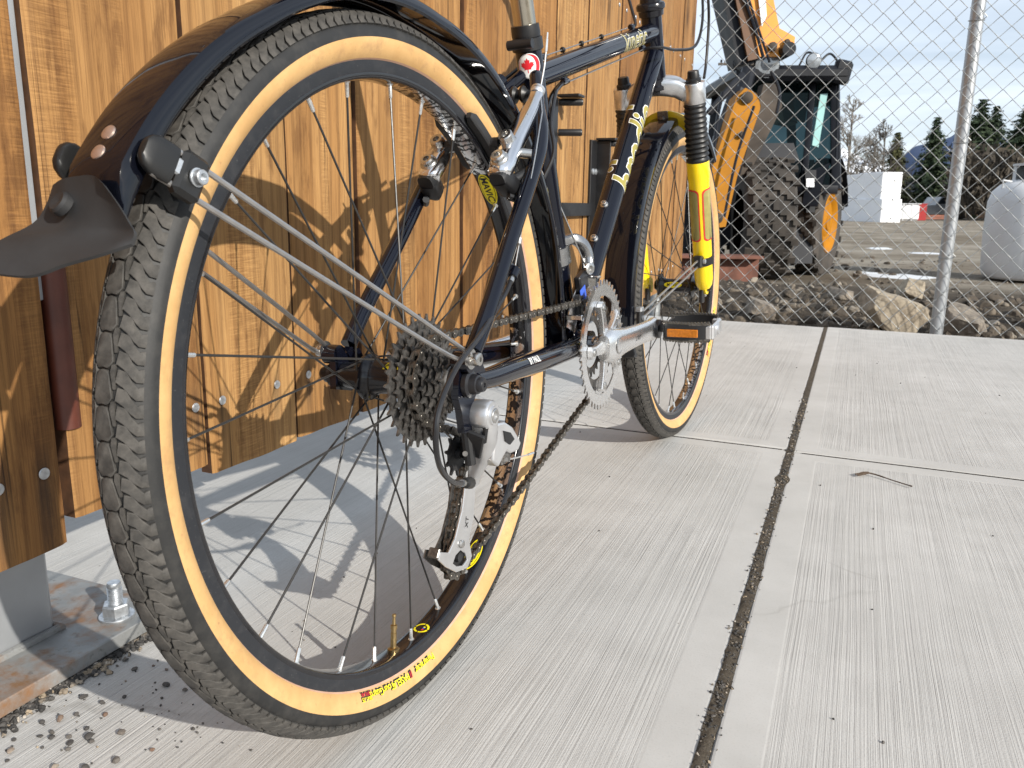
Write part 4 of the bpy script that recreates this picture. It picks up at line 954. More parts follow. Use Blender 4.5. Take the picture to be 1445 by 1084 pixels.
for sg in (1, -1):
    m = MB(); m.lathe([(0, .0135), (.006, .0140), (.008, .0115), (.018, .0105), (.020, .0095), (.020, 0)], leg(CR + .017, sg * .066), fax, n=12, ref=(0, 1, 0)); sub('fork_cap', m, [MT['hardblack']], fork)
    m = MB(); prof = [(0, .0175)]; nb = 11; z0, z1 = .250, .368
    prof = [(z0 - .002, .0172), (z0, .0212), (z0 + .014, .0214), (z0 + .017, .0190)]
    for i in range(nb):
        b = z0 + .018 + (z1 - z0 - .018) * i / nb; q = (z1 - z0 - .018) / nb
        prof += [(b, .0186), (b + q * .25, .0208 - .0001 * i), (b + q * .5, .0220 - .00012 * i), (b + q * .75, .0208 - .0001 * i)]
    prof += [(z1, .017)]
    m.lathe(prof, leg(0, sg * .066), fax, n=28); sub('fork_boot', m, [MT['boot']], fork)
    m = MB(); m.lathe([(-.012, .0), (-.012, .0120), (-.004, .0165), (.01, .0185), (.150, .0188), (.205, .0200), (.222, .0212), (.248, .0214), (.250, .0205), (.250, 0)], leg(.012, sg * .066), fax, n=28)
    m.prism([(-.034, .018), (-.018, .022), (.006, .012), (.012, -.004), (.006, -.016), (-.010, -.016), (-.030, .000)], lambda x, y, h: V(x, sg * (.060 + h), y), -.006, .006)
    lgo = sub('fork_leg', m, [MT['yellow']], fork)
    # olive side panel with red outline on each leg
    pm_ = MB()
    def lp(x, y, h): # x round the leg (m), y along the leg
        a = (R_(-72) if sg < 0 else R_(72)) + x / .0187; rr = .0190 + max(0, y - .150) * .024 + h
        q = V(math.sin(HA), 0, math.cos(HA)); return leg(.012 + y, sg * .066) + (q * (-math.cos(a)) + V(0, math.sin(a), 0)) * rr
    def rrect(hx_, hy_, y0, rad, n=6):
        out = []
        for (cx_, cy_, a0) in ((hx_ - rad, hy_ - rad, 0), (-hx_ + rad, hy_ - rad, 90), (-hx_ + rad, -hy_ + rad, 180), (hx_ - rad, -hy_ + rad, 270)):
            for i in range(n + 1): a = R_(a0 + 90 * i / n); out.append((cx_ + rad * math.cos(a), y0 + cy_ + rad * math.sin(a)))
        return out
    for off in (0, .034):
        for (hx_, hy_, mi, h) in ((.0140, .052, 0, .0004), (.0118, .0495, 1, .0006)):
            po = rrect(hx_, hy_, .145, .008); rows = [[lp(off * (1 if sg < 0 else -1) + x * k, .145 + (y - .145) * (k if k < .5 else 1), h) for x, y in po] for k in (1, .75, .5, .25, .02)]
            pm_.grid(rows, mi, close=True)
    sub('fork_decal', pm_, [MT['decalred'], MT['olive']], fork, sharp=0)
    m = MB(); m.box(leg(-.012, sg * .058) + V(.012, 0, -.004), (.018, .008, .036), ch=.002); m.lathe([(0, 0), (0, .0105), (.012, .0095), (.014, .007), (.014, 0)], (0, sg * .060, 0), (0, sg, 0), n=18); sub('dropout', m, [MT['black']], fork)
ar = MB(); ap = []
for i in range(19):
    t = math.pi * i / 18; ap.append(leg(.262 + .088 * math.sin(t) ** .8, .062 * math.cos(t), .028))
ar.tube(ap, [(.0045, .0105)] * 19, 10, up=fax.cross(V(0, 1, 0)), power=3)
sub('fork_arch', ar, [MT['darkyellow']], fork)
m = MB(); m.box(leg(.334, 0, .016), (.005, .020, .048), Matrix.Rotation(R_(-19), 3, 'Y'), ch=.001); m.lathe([(0, .006), (.003, .0055), (.005, .003), (.005, 0)], leg(.343, 0, .012), (-1, 0, .2), n=12); sub('fender_bracket', m, [MT['darksteel']], fork)
# lower stays of the front fender: two rods from the clamp on the leg to the fender end
cl_ = MB(); cp = leg(.062, -.066); cl_.lathe([(-.008, .0190), (-.008, .0215), (.008, .0215), (.008, .0190)], cp, fax, n=28); cl_.box(cp + V(-.026, .002, -.004), (.022, .018, .024), ch=.003); sub('stay_clamp', cl_, [MT['hardblack']], fork)
m = MB(); m.lathe([(0, .005), (.0045, .0048), (.0055, .003), (.0055, 0)], cp + V(-.028, -.008, -.003), (0, -1, 0), n=12); sub('clamp_bolt', m, [MT['zinc']], fork)

# ---- fenders
def fen_sec(d, half=.0232, v0=-.003, k=1.0):
    """fender section at angle d: (across, height above the edge radius)"""
    t = max(0, min(1, (d - 118) / 32)); k = k * (1 - .78 * max(0, min(1, (d - 149.5) / 4.0)) * (v0 != 0)); fl = (.0098 + .0050 * t) * k; cr = (.0128 + .0036 * t) * k
    P = [(-half, 0.0), (-half * 1.015, .0012), (-half * .99, fl * .82), (-half * .93, fl), (-half * .72, fl + (cr - fl) * .55), (-half * .4, fl + (cr - fl) * .88), (-half * .13, cr)]
    P = P + [(-v, h) for v, h in P[::-1]]; return [(v + v0, h) for v, h in P]
FEN = fen_sec(190, v0=0)
def fender_mesh(a0, a1, rf, n=72, **kw):
    mb = MB(); rows = []; rows2 = []
    for i in range(n + 1):
        d = a0 + (a1 - a0) * i / n; re = rf(d); th = R_(d); c, s = math.cos(th), math.sin(th); S = fen_sec(d, **kw)
        rows.append([V((re + h) * c, v, (re + h) * s) for v, h in S]); rows2.append([V((re + h - .0014) * c, v * .95, (re + h - .0014) * s) for v, h in S])
    mb.grid(rows, 0); mb.grid([r[::-1] for r in rows2], 0)
    for q in (0, -1): mb.grid([rows[q], rows2[q]], 0)
    for e in (0, -1): mb.grid([[r[e] for r in rows], [r[e] for r in rows2]], 0)
    return mb
def interp(tab):
    def f(d):
        for (a, x), (b, y) in zip(tab[:-1], tab[1:]):
            if a <= d <= b: t = (d - a) / (b - a); return x + (y - x) * t
        return tab[0][1] if d < tab[0][0] else tab[-1][1]
    return f
rfr = interp([(-30, .3600), (25, .3540), (80, .3300), (112, .3285), (122, .3300), (132, .3355), (142, .3405), (152, .3440), (160, .3450)])
fen = part('fender', fender_mesh(-4, 153.9, rfr, 130), [MT['fender']], MA, 40)
rff = interp([(50, .330), (100, .332), (150, .343), (195, .362)])
ffen = part('fender', fender_mesh(52, 190, rff, half=.0265, v0=0, k=1.2), [MT['fender']], MS, 40)
fen['label'] = 'rear fender with mudflap'; ffen['label'] = 'front fender'
# mudflap
MUD=[ [(-0.3122,0.0240,0.1716),(-0.3148,0.0120,0.1743),(-0.3146,-0.0000,0.1754),(-0.3151,-0.0140,0.1752),(-0.3182,-0.0250,0.1705)],[(-0.3155,0.0290,0.1616),(-0.3163,0.0140,0.1632),(-0.3150,0.0000,0.1636),(-0.3145,-0.0180,0.1631),(-0.3155,-0.0300,0.1600)],[(-0.3218,0.0360,0.1512),(-0.3183,0.0180,0.1508),(-0.3169,0.0000,0.1505),(-0.3132,-0.0200,0.1509),(-0.3137,-0.0340,0.1498)],[(-0.3389,0.0500,0.1397),(-0.3299,0.0220,0.1419),(-0.3215,0.0000,0.1434),(-0.3142,-0.0200,0.1442),(-0.3136,-0.0360,0.1451)],[(-0.3505,0.0450,0.1250),(-0.3406,0.0200,0.1225),(-0.3325,0.0000,0.1285),(-0.3249,-0.0200,0.1336),(-0.3147,-0.0340,0.1389)] ]
mfm = MB(); ctl_ = [[V(*q) + V(-.87, 0, .45) * (.0035 * max(0, 1 - i / 2.6)) for q in r] for i, r in enumerate(MUD)]
cols = [bez(r, 5) for r in ctl_]; rows = list(zip(*[bez([c[k] for c in cols], 5) for k in range(len(cols[0]))])); rows = [list(r) for r in rows]
TH_ = V(.8, 0, -.6) * .0024
back_ = [[q + TH_ for q in r] for r in rows]
mfm.grid(rows); mfm.grid([r[::-1] for r in back_])
for e in (0, -1): mfm.grid([[r[e] for r in rows], [r[e] for r in back_]]); mfm.grid([rows[e], back_[e]])
mud = sub('mudflap', mfm, [MT['flap']], fen, sharp=60)
m = MB(); m.lathe([(-.003, .0075), (.001, .0072), (.0026, .0058), (.0022, .0042), (.0012, .0), ], (-.3205, .0125, .1625), (-.82, .1, .56), n=20); sub('flap_button', m, [MT['rubber']], fen)
for (d, v) in ((145.6, -.003), (147.9, -.003)):
    m = MB(); th = R_(d); rr = rfr(d) + .0160; m.lathe([(0, .0050), (.0010, .0047), (.0018, .0030), (.0021, 0)], (rr * math.cos(th), v, rr * math.sin(th)), (math.cos(th), 0, math.sin(th)), n=16); sub('rivet', m, [MT['copper']], fen)
# rear stays: one bent rod each side, clamp and cap
for sg in (-1, 1):
    m = MB(); v1 = -.0365 if sg < 0 else .0440; e = V(-.006, sg * .081, .0245)
    a = V(-.262, v1, .1835); b = V(-.271, v1, .1655)
    up_ = bez([a + (a - V(-.03, sg * .075, .046)).normalized() * .026, a, V(-.030, sg * .0755, .0440), V(-.012, sg * .083, .0300), e], 8)
    lo_ = bez([b + (b - V(-.05, sg * .073, .0385)).normalized() * .026, b, V(-.050, sg * .0735, .0400), V(-.024, sg * .083, .0290), e + V(-.004, 0, -.003)], 8)
    m.tube(up_, .0021, 8); m.tube(lo_, .0021, 8); sub('fender_stay', m, [MT['stay']], fen)
    d1 = (a - V(-.03, sg * .075, .046)).normalized(); nrm = V(-d1.z, 0, d1.x).normalized(); rot = Matrix((d1, d1.cross(nrm).normalized() * -1, nrm)).transposed()
    m = MB(); m.box((a + b) / 2 + d1 * .004 + V(0, 0, 0), (.019, .0105, .029), rot, ch=.003); cb_ = sub('stay_clamp', m, [MT['boot']], fen)
    m = MB(); m.lathe([(0, .0058), (.0010, .0058), (.0012, .0048), (.0050, .0046), (.0056, .0040), (.0056, .0024), (.003, .0022), (.003, 0)], (a + b) / 2 + d1 * .003 + V(0, sg * .0055, 0), (0, sg, 0), n=16); sub('clamp_bolt', m, [MT['zinc']], fen)
    m = MB(); q0 = (a + b) / 2
    m.tube([q0 + d1 * x for x in (.0150, .0158, .022, .029, .0335, .0360, .0372)], [(.0112, .0034), (.0122, .0041), (.0124, .0043), (.0118, .0043), (.0098, .0041), (.0066, .0034), (.002, .001)], 24, up=nrm, power=3.0); sub('stay_cap', m, [MT['boot']], fen)
    m = MB(); m.box((a + b) / 2 + d1 * .0125 - nrm * .001, (.007, .007, .0105), rot, ch=.001); sub('stay_bridge_clip', m, [MT['zinc']], fen)
    m = MB(); m.lathe([(-.012, .0052), (0, .0062), (.004, .0064), (.0055, .0058), (.006, .0040), (.0060, .0022), (.003, .0020), (.003, 0)], e + V(0, sg * .004, 0), (0, sg, 0), n=16); m.lathe([(-.003, .0095), (-.001, .0095), (-.001, .004)], e + V(0, sg * .002, 0), (0, sg, 0), n=18); sub('stay_bolt', m, [MT['steel']], fen)
# front stays
m = MB(); th = R_(184); fe = V(.352 * math.cos(th), -.030, .352 * math.sin(th))
for dz in (.006, -.006): m.tube([cp + V(-.022, .000, dz - .004), fe + V(.002, -.004, dz)], .0020, 7)
sub('fender_stay', m, [MT['stay']], ffen)
m = MB(); m.box(fe + V(.006, -.003, 0), (.022, .008, .030), ch=.002); sub('stay_clamp', m, [MT['hardblack']], ffen)
m = MB(); m.box(fe + V(-.002, -.0045, .014), (.016, .010, .008), ch=.001); m.lathe([(0, .0048), (.004, .0046), (.005, .003), (.005, 0)], fe + V(.008, -.007, -.002), (0, -1, 0), n=12); sub('clamp_bolt', m, [MT['zinc']], ffen)
m = MB(); th = R_(193); rr = .3615; rows = []
for i in range(7):
    d = R_(190 + .8 * i); rows.append([V((rr + h * .6) * math.cos(d), v * (1 + .05 * i), (rr + h * .6) * math.sin(d)) for v, h in FEN])
m.grid(rows); sub('mudflap', m, [MT['rubber']], ffen)
# ------------------------------------------------------------------ drivetrain
def gear_outline(n, pr, tip=.0024, root=.0036, ph=0.0):
    out = []
    for i in range(n):
        for (f, r) in ((-.30, pr - root * .85), (-.17, pr - root), (.17, pr - root), (.30, pr - root * .85), (.40, pr + tip * .35), (.46, pr + tip), (.54, pr + tip), (.60, pr + tip * .35)):
            a = 2 * math.pi * (i + f) / n + ph; out.append((r * math.cos(a), r * math.sin(a)))
    return out
def uvw(c, v): return lambda x, y, h: V(c[0] + x, v + h, c[1] + y)
CH = .0127
pr = lambda n: CH / (2 * math.sin(math.pi / n))
cas = MB(); cas.lathe([(-.060, .0), (-.060, .0165), (-.0585, .0175), (-.022, .0175), (-.022, 0)], axis=(0, 1, 0), n=24)
cassette = part('cassette', cas, [MT['darksteel']])
COGS = [(30, -.0250), (26, -.0297), (23, -.0344), (20, -.0391), (17, -.0438), (15, -.0485), (13, -.0532), (11, -.0579)]
for k, (n, v) in enumerate(COGS):
    m = MB(); g = gear_outline(n, pr(n), ph=k * .37); ri = .0165 if n < 18 else pr(n) - .014
    inner = [(x / math.hypot(x, y) * ri, y / math.hypot(x, y) * ri) for x, y in g]
    m.ring(g, inner, uvw((0, 0), v), -.0009, .0009)
    if n >= 18:
        for j in range(5):
            a = 2 * math.pi * j / 5 + k * .5; c, s = math.cos(a), math.sin(a); r1 = ri + .003
            m.prism([(.014 * c - .004 * -s, .014 * s - .004 * c), (r1 * c - .006 * -s, r1 * s - .006 * c), (r1 * c + .006 * -s, r1 * s + .006 * c), (.014 * c + .004 * -s, .014 * s + .004 * c)], uvw((0, 0), v), -.0007, .0007)
    sub('sprocket', m, [MT['darksteel']], cassette, sharp=30)
m = MB(); m.lathe([(-.0665, .0085), (-.0665, .0150), (-.0630, .0165), (-.0605, .0165), (-.0605, .0085)], axis=(0, 1, 0), n=28); sub('lock_ring', m, [MT['black']], cassette)
# quick-release style axle nuts
for sg in (-1, 1):
    m = MB(); m.lathe([(.0640, 0), (.0640, .0105), (.0725, .0108), (.0730, .0128), (.0775, .0128), (.0790, .0098), (.0850, .0088), (.0858, .0070), (.0900, .0066), (.0912, .0056), (.0912, .0022), (.0900, .0020), (.0900, 0)], axis=(0, sg, 0), n=28); part('axle_nut', m, [MT['black']])
# cranks and rings
cb = (BB.x, BB.z)
crm = MB()
for (n, v, rin, mat) in ():
    pass
crm.lathe([(-.050, .0), (-.050, .012), (-.036, .012), (-.036, 0)], BB, (0, 1, 0), n=20)
crank = part('crankset', crm, [MT['chrome']])
def chainring(n, v, rin, mat, th=.0011, ph=0.0):
    m = MB(); g = gear_outline(n, pr(n), .0030, .0040, ph); inner = [(x / math.hypot(x, y) * rin, y / math.hypot(x, y) * rin) for x, y in g]
    m.ring(g, inner, uvw(cb, v), -th, th); o = sub('chainring', m, [mat], crank, sharp=28); return o
c44 = chainring(44, -.0515, .0695, MT['crank']); chainring(32, -.0425, .0500, MT['darksteel'], ph=.1); chainring(22, -.0345, .0335, MT['darksteel'])
SPA = R_(38)
sm_ = MB()
for j in range(5):
    a = SPA + 2 * math.pi * j / 5; c, s = math.cos(a), math.sin(a)
    def sp(r, q, h): return V(cb[0] + r * c - q * s, -.0515 + h, cb[1] + r * s + q * c)
    # spider arm, flared at both ends, and the ring tabs it is bolted to
    out = [(.014, -.0125), (.028, -.0085), (.045, -.0065), (.056, -.0075), (.063, -.0085), (.066, -.004), (.066, .004), (.063, .0085), (.056, .0075), (.045, .0065), (.028, .0085), (.014, .0125)]
    sm_.prism(out, sp, -.0075, -.0018); sm_.prism([(r, q * .72) for r, q in out], sp, -.0090, -.0075)
sub('spider', sm_, [MT['crank']], crank, sharp=30)
for j in range(5):
    a = SPA + 2 * math.pi * j / 5; c, s = math.cos(a), math.sin(a)
    m = MB()
    m.prism([(.0705, -.016), (.066, -.0125), (.061, -.0075), (.052, -.0065), (.051, 0), (.052, .0065), (.061, .0075), (.066, .0125), (.0705, .016)], lambda r, q, h: V(cb[0] + r * c - q * s, -.0515 + h, cb[1] + r * s + q * c), -.0011, .0011); sub('ring_tab', m, [MT['crank']], crank)
    m = MB(); m.lathe([(0, .0052), (.0012, .0052), (.0018, .0044), (.0018, .0026), (.0006, .0024), (.0006, 0)], V(cb[0] + .0575 * c, -.0606, cb[1] + .0575 * s), (0, -1, 0), n=16); sub('ring_bolt', m, [MT['steel']], crank)
am = MB(); ad = V(.9985, 0, .010)
ap = [(-.024, -.0615, .0035, .004), (-.0230, -.0615, .017, .009), (-.012, -.0618, .0232, .0140), (.0, -.0622, .0240, .0155), (.016, -.0640, .0222, .0142), (.040, -.0665, .0190, .0118), (.080, -.0705, .0170, .0094), (.125, -.0745, .0160, .0082), (.152, -.0765, .0165, .0078), (.166, -.0772, .0180, .0076), (.176, -.0772, .0178, .0074), (.186, -.0772, .0125, .0064), (.190, -.0772, .0030, .003)]
am.tube([BB + ad * x + V(0, v, 0) for x, v, a, b in ap], [(a, b) for x, v, a, b in ap], 24, up=(0, 0, 1), power=2.7)
crank_arm = sub('crank_arm', am, [MT['crank']], crank, sharp=50)
m = MB(); m.lathe([(0, .0118), (.0006, .0118), (.0012, .0108), (.0012, .0098), (-.0012, .0092), (-.0012, .0042), (-.006, .0040), (-.006, 0)], BB + V(0, -.0766, 0), (0, -1, 0), n=28); sub('crank_bolt', m, [MT['steel']], crank)
lm = MB()
def armpt(x, y, h): t = x + .070; return BB + ad * t + V(0, -.0705 - (t - .080) * .089 - .0094 - .0003, y - .001)
lettering(lm, 'DEORE XT', lambda x, y, h: armpt(x, y, h) + V(0, 0, .0), .0095, .015, .2, slices=.003); lettering(lm, 'SHIMANO', lambda x, y, h: armpt(x - .011, y + .006, h), .0042, .01, 0, slices=.003)
sub('crank_lettering', lm, [MT['decalblack']], crank, sharp=0)
am = MB(); am.tube([BB + V(-x, -v, 0) for x, v, a, b in ap], [(a, b) for x, v, a, b in ap], 20, up=(0, 0, 1), power=2.7); sub('crank_arm', am, [MT['chrome']], crank, sharp=50)
# pedals
def pedal(c, sg, tilt):
    """sg -1: right side. cage pedal: bowed toothed plates, reflectors front and back, alloy end cap"""
    M = Matrix.Translation(c) @ Matrix.Rotation(tilt, 4, 'Y')
    b = MB(); b.tube([(0, 0, 0), (0, sg * .090, 0)], [.0085, .0065], 14); b.lathe([(0, .0095), (.010, .0095), (.012, .008), (.012, 0)], (0, sg * .001, 0), (0, sg, 0), n=16)
    p = obj('pedal', b, [MT['black']], crank, M)
    return p
def pedal_parts(c, sg, tilt):
    """all pedal pieces as sub-parts of the crankset"""
    M = Matrix.Translation(c) @ Matrix.Rotation(tilt, 4, 'Y')
    b = MB(); b.tube([(0, 0, 0), (0, sg * .092, 0)], [.0085, .0065], 14); b.lathe([(-.004, .0095), (.012, .0095), (.014, .008), (.014, 0)], (0, 0, 0), (0, sg, 0), n=16)
    sub('pedal_axle', b, [MT['black']], crank, M)
    m = MB()
    for e in (-1, 1):
        # end plates (bowed), with teeth on their upper and lower edges
        pts = []
        for i in range(13):
            t = i / 12; y = sg * (.014 + .070 * t); x = e * (.030 + .009 * math.sin(math.pi * t) ** .8); pts.append((x, y))
        vv = []
        for (x, y) in pts:
            for (dx, z) in ((0, -.0125), (0, .0125), (-e * .003, .0125), (-e * .003, -.0125)): vv.append((x + dx, y, z))
        F = []
        for i in range(12):
            for j in range(4): F.append((i * 4 + j, i * 4 + (j + 1) % 4, i * 4 + 4 + (j + 1) % 4, i * 4 + 4 + j))
        F += [(0, 1, 2, 3), (48, 49, 50, 51)]; m.add(vv, F)
    m.box((0, sg * .016, 0), (.064, .004, .020), ch=.001)
    sub('pedal_body', m, [MT['hardblack']], crank, M)
    m = MB()
    for e in (-1, 1):
        for zf in (-1, 1):
            n = 15
            for i in range(n):
                t = (i + .5) / n; y = sg * (.014 + .072 * t); x = e * (.0285 + .009 * math.sin(math.pi * t) ** .8)
                m.prism([(-.0032, 0), (.0032, 0), (.0012, .0038), (-.0012, .0038)], lambda q, z, h: V(x + h, y + q, zf * (.0122 + z)), -.0012, .0012)
            pts = [V(e * (.0285 + .009 * math.sin(math.pi * i / 12) ** .8), sg * (.014 + .072 * i / 12), zf * .0118) for i in range(13)]
            m.tube(pts, [(.0016, .0016)] * 13, 6)
    sub('pedal_cage', m, [MT['chainsteel']], crank, M)
    for e in (-1, 1):
        m = MB(); m.box((e * .0392, sg * .046, -.001), (.0035, .047, .0125), ch=.001); sub('pedal_reflector', m, [MT['amber']], crank, M)
    m = MB(); m.box((0, sg * .0885, -.001), (.062, .006, .023), ch=.003)
    for e in (-1, 1): m.box((e * .026, sg * .083, -.001), (.012, .010, .022), ch=.002)
    m.lathe([(0, .0095), (.0035, .0085), (.0042, .006), (.0042, 0)], (0, sg * .0905, -.001), (0, sg, 0), n=18); sub('pedal_end', m, [MT['silver']], crank, M)
pedal_parts(BB + ad * .173 + V(0, -.0870, .004), -1, R_(-5))
pedal_parts(BB + V(-.173, .0870, -.002), 1, R_(4))
m = MB(); m.lathe([(0, .0145), (.001, .0150), (.006, .0150), (.007, .0120), (.007, 0)], BB + ad * .171 + V(0, -.0830, 0), (0, -1, 0), n=20); sub('pedal_washer', m, [MT['black']], crank)

# chain: tangent path round ring, sprocket and the two jockey wheels
CV = -.0391; GJ = V(.0356, 0, -.0797); TJ = V(.0247, 0, -.1840); JR = pr(10) 
circ_ = [(V(cb[0], cb[1]), pr(32), 1), (V(0, 0), pr(20), 1), (V(GJ.x, GJ.z), JR, -1), (V(TJ.x, TJ.z), JR, 1)]
def rn(d): return V(d.y, -d.x)
segs = []
for i in range(4):
    (c1, r1, s1), (c2, r2, s2) = circ_[i], circ_[(i + 1) % 4]
    D = c2 - c1; ph = math.atan2(D.y, D.x); al = ph + math.asin(max(-1, min(1, (s1 * r1 - s2 * r2) / D.length)))
    d = V(math.cos(al), math.sin(al)); segs.append((c1 + rn(d) * s1 * r1, c2 + rn(d) * s2 * r2))
path = []
for i in range(4):
    a, b = segs[i]; L = (b - a).length; k = max(2, int(L / .002)); path += [a + (b - a) * (j / k) for j in range(k)]
    c, r, s = circ_[(i + 1) % 4]; e = segs[(i + 1) % 4][0]
    t0 = math.atan2(b.y - c.y, b.x - c.x); t1 = math.atan2(e.y - c.y, e.x - c.x); dt = t1 - t0
    while s > 0 and dt < 0: dt += 2 * math.pi
    while s < 0 and dt > 0: dt -= 2 * math.pi
    k = max(3, int(abs(dt) * r / .002)); path += [c + V(math.cos(t0 + dt * j / k), math.sin(t0 + dt * j / k)) * r for j in range(k)]
path.append(path[0])
cum = [0]
for a, b in zip(path[:-1], path[1:]): cum.append(cum[-1] + (b - a).length)
NL = int(round(cum[-1] / CH)); NL += NL % 2; step = cum[-1] / NL; pins = []; j = 0
for i in range(NL):
    s = i * step
    while cum[j + 1] < s: j += 1
    t = (s - cum[j]) / (cum[j + 1] - cum[j]); pins.append(path[j] + (path[j + 1] - path[j]) * t)
def plate8(L):
    o = []
    for (cx_, a0) in ((L, -120), (0, 60)):
        for k in range(9): a = R_(a0 + 30 * k); o.append((cx_ + .0042 * math.cos(a), .0042 * math.sin(a)))
        o.append((L / 2, .0027 if cx_ > 0 else -.0027))
    return o
def link_mesh(outer):
    m = MB(); p8 = plate8(CH)
    off = .0031 if outer else .0020
    for s in (-1, 1): m.prism(p8, lambda x, y, h: V(x, s * off + h, y), -.0005, .0005)
    if outer:
        for x in (0, CH): m.lathe([(-.0040, 0), (-.0040, .0016), (-.0037, .0019), (.0037, .0019), (.0040, .0016), (.0040, 0)], (x, 0, 0), (0, 1, 0), n=10)
    else:
        for x in (0, CH): m.lathe([(-.0015, .0038), (.0015, .0038)], (x, 0, 0), (0, 1, 0), n=12)
    return m.mesh('chain_link', [MT['chainsteel']], 30)
LKI, LKO = link_mesh(False), link_mesh(True)
chm = MB()
for q in pins: chm.lathe([(-.0018, 0), (-.0018, .0036), (.0018, .0036), (.0018, 0)], (q.x, CV, q.y), (0, 1, 0), n=8)
chain = part('chain', chm, [MT['darksteel']])
for i in range(NL):
    a, b = pins[i], pins[(i + 1) % NL]; an = math.atan2(b.y - a.y, b.x - a.x)
    link('chain_link', LKO if i % 2 else LKI, chain, Matrix.Translation((a.x, CV, a.y)) @ Matrix.Rotation(-an, 4, 'Y'))

# rear derailleur
rd = MB(); K = V(.019, 0, -.033)
rd.lathe([(-.0900, .0), (-.0900, .0068), (-.0915, .0072), (-.0915, .0090), (-.0895, .0098), (-.0890, .0132), (-.0870, .0146), (-.068, .0146), (-.066, .0130), (-.066, 0)], K, (0, 1, 0), n=32)
bl = [(.019, -.0775, -.030, .0135, .0120), (.0205, -.0765, -.046, .0150, .0112), (.023, -.0740, -.060, .0150, .0098), (.030, -.0680, -.077, .0120, .0082), (.0385, -.0600, -.092, .0082, .0072), (.044, -.0540, -.104, .0066, .0064), (.046, -.0515, -.112, .0058, .0058)]
rd.tube([V(u, v, w) for u, v, w, a, b in bl], [(a, b) for u, v, w, a, b in bl], 18, up=(0, 1, 0), power=2.8)
rear_mech = part('rear_derailleur', rd, [MT['silver']], sharp=40)
LOBE = [(.0300, -.0440), (.0440, -.0450), (.0560, -.0530), (.0640, -.0640), (.0690, -.0720), (.0640, -.0790), (.0520, -.0790), (.0460, -.0750), (.0400, -.0800), (.0330, -.0880), (.0240, -.0800)]
m = MB(); m.prism(LOBE, lambda x, y, h: V(x, -.0800 + h - (x - .03) * .22, y), -.0065, .0065)
lk_ = sub('parallelogram_link', m, [MT['silver']], rear_mech); bv_ = lk_.modifiers.new('bevel', 'BEVEL'); bv_.width = .0022; bv_.segments = 3; bv_.limit_method = 'ANGLE'
m = MB(); m.prism([(.0400, -.0530), (.0500, -.0570), (.0560, -.0650), (.0490, -.0690), (.0420, -.0640)], lambda x, y, h: V(x, -.0872 + h - (x - .03) * .22, y), -.0006, .0006); sub('link_recess', m, [MT['hardblack']], rear_mech)
m = MB(); m.box((.0098, -.0705, -.0480), (.004, .0075, .021), Matrix.Rotation(R_(-6), 3, 'Y'), ch=.0015); m.box((.0104, -.0845, -.0500), (.004, .0050, .018), Matrix.Rotation(R_(-6), 3, 'Y') @ Matrix.Rotation(R_(12), 3, 'X'), ch=.0015); sub('body_recess', m, [MT['hardblack']], rear_mech)
m = MB(); m.lathe([(-.0008, 0), (-.0008, .0068), (.0010, .0068), (.0016, .0060), (.0016, .0042), (-.0015, .0038), (-.0015, 0)], K + V(0, -.0907, 0), (0, -1, 0), n=24); sub('pivot_bolt', m, [MT['steel']], rear_mech)
m = MB()   # dark adjuster plate and recess on the rear face
m.box((.0095, -.0735, -.060), (.004, .017, .030), Matrix.Rotation(R_(-24), 3, 'Y') @ Matrix.Rotation(R_(22), 3, 'X'), ch=.001)
m.tube([V(.008, -.066, -.045), V(.009, -.069, -.080)], .0055, 10); m.tube([V(.032, -.058, -.060), V(.045, -.050, -.080)], .011, 12)
sub('adjuster_plate', m, [MT['hardblack']], rear_mech)
for w in (-.052, -.068):
    m = MB(); m.lathe([(0, .0028), (.0012, .0026), (.0012, 0)], (.0068 + (-.052 - w) * -.2, -.0715 + (-.052 - w) * .3, w), (-1, -.3, 0), n=12); sub('limit_screw', m, [MT['steel']], rear_mech)
m = MB(); m.lathe([(0, .0055), (.004, .0055), (.005, .0048), (.011, .0048), (.011, 0)], (.056, -.0830, -.078), (-.35, -.15, -1), n=6); m.box((.050, -.080, -.086), (.012, .010, .008), ch=.001); sub('cable_anchor', m, [MT['darksteel']], rear_mech)
m = MB(); m.tube([V(.047, -.083, -.086), V(.075, -.087, -.090), V(.098, -.089, -.093)], .0008, 6); m.lathe([(0, .0014), (.012, .0014), (.013, 0)], (.097, -.089, -.0928), (.95, -.05, -.1), n=8); sub('cable_end', m, [MT['nipple']], rear_mech)
CGO = [(.0443, -.1100), (.0560, -.1180), (.0500, -.1500), (.0385, -.1700), (.0430, -.1900), (.0330, -.1990), (.0100, -.1940), (-.0100, -.1800), (-.0225, -.1680), (-.0190, -.1610), (-.0030, -.1680), (.0110, -.1580), (.0270, -.1340), (.0345, -.1120)]
m = MB(); bmv = CGO
def cagept(v0): return lambda x, y, h: V(x, v0 + h, y)
hole = [(.0100, -.1760), (.0200, -.1745), (.0300, -.1820), (.0335, -.1900), (.0240, -.1925), (.0110, -.1880), (.0040, -.1820)]
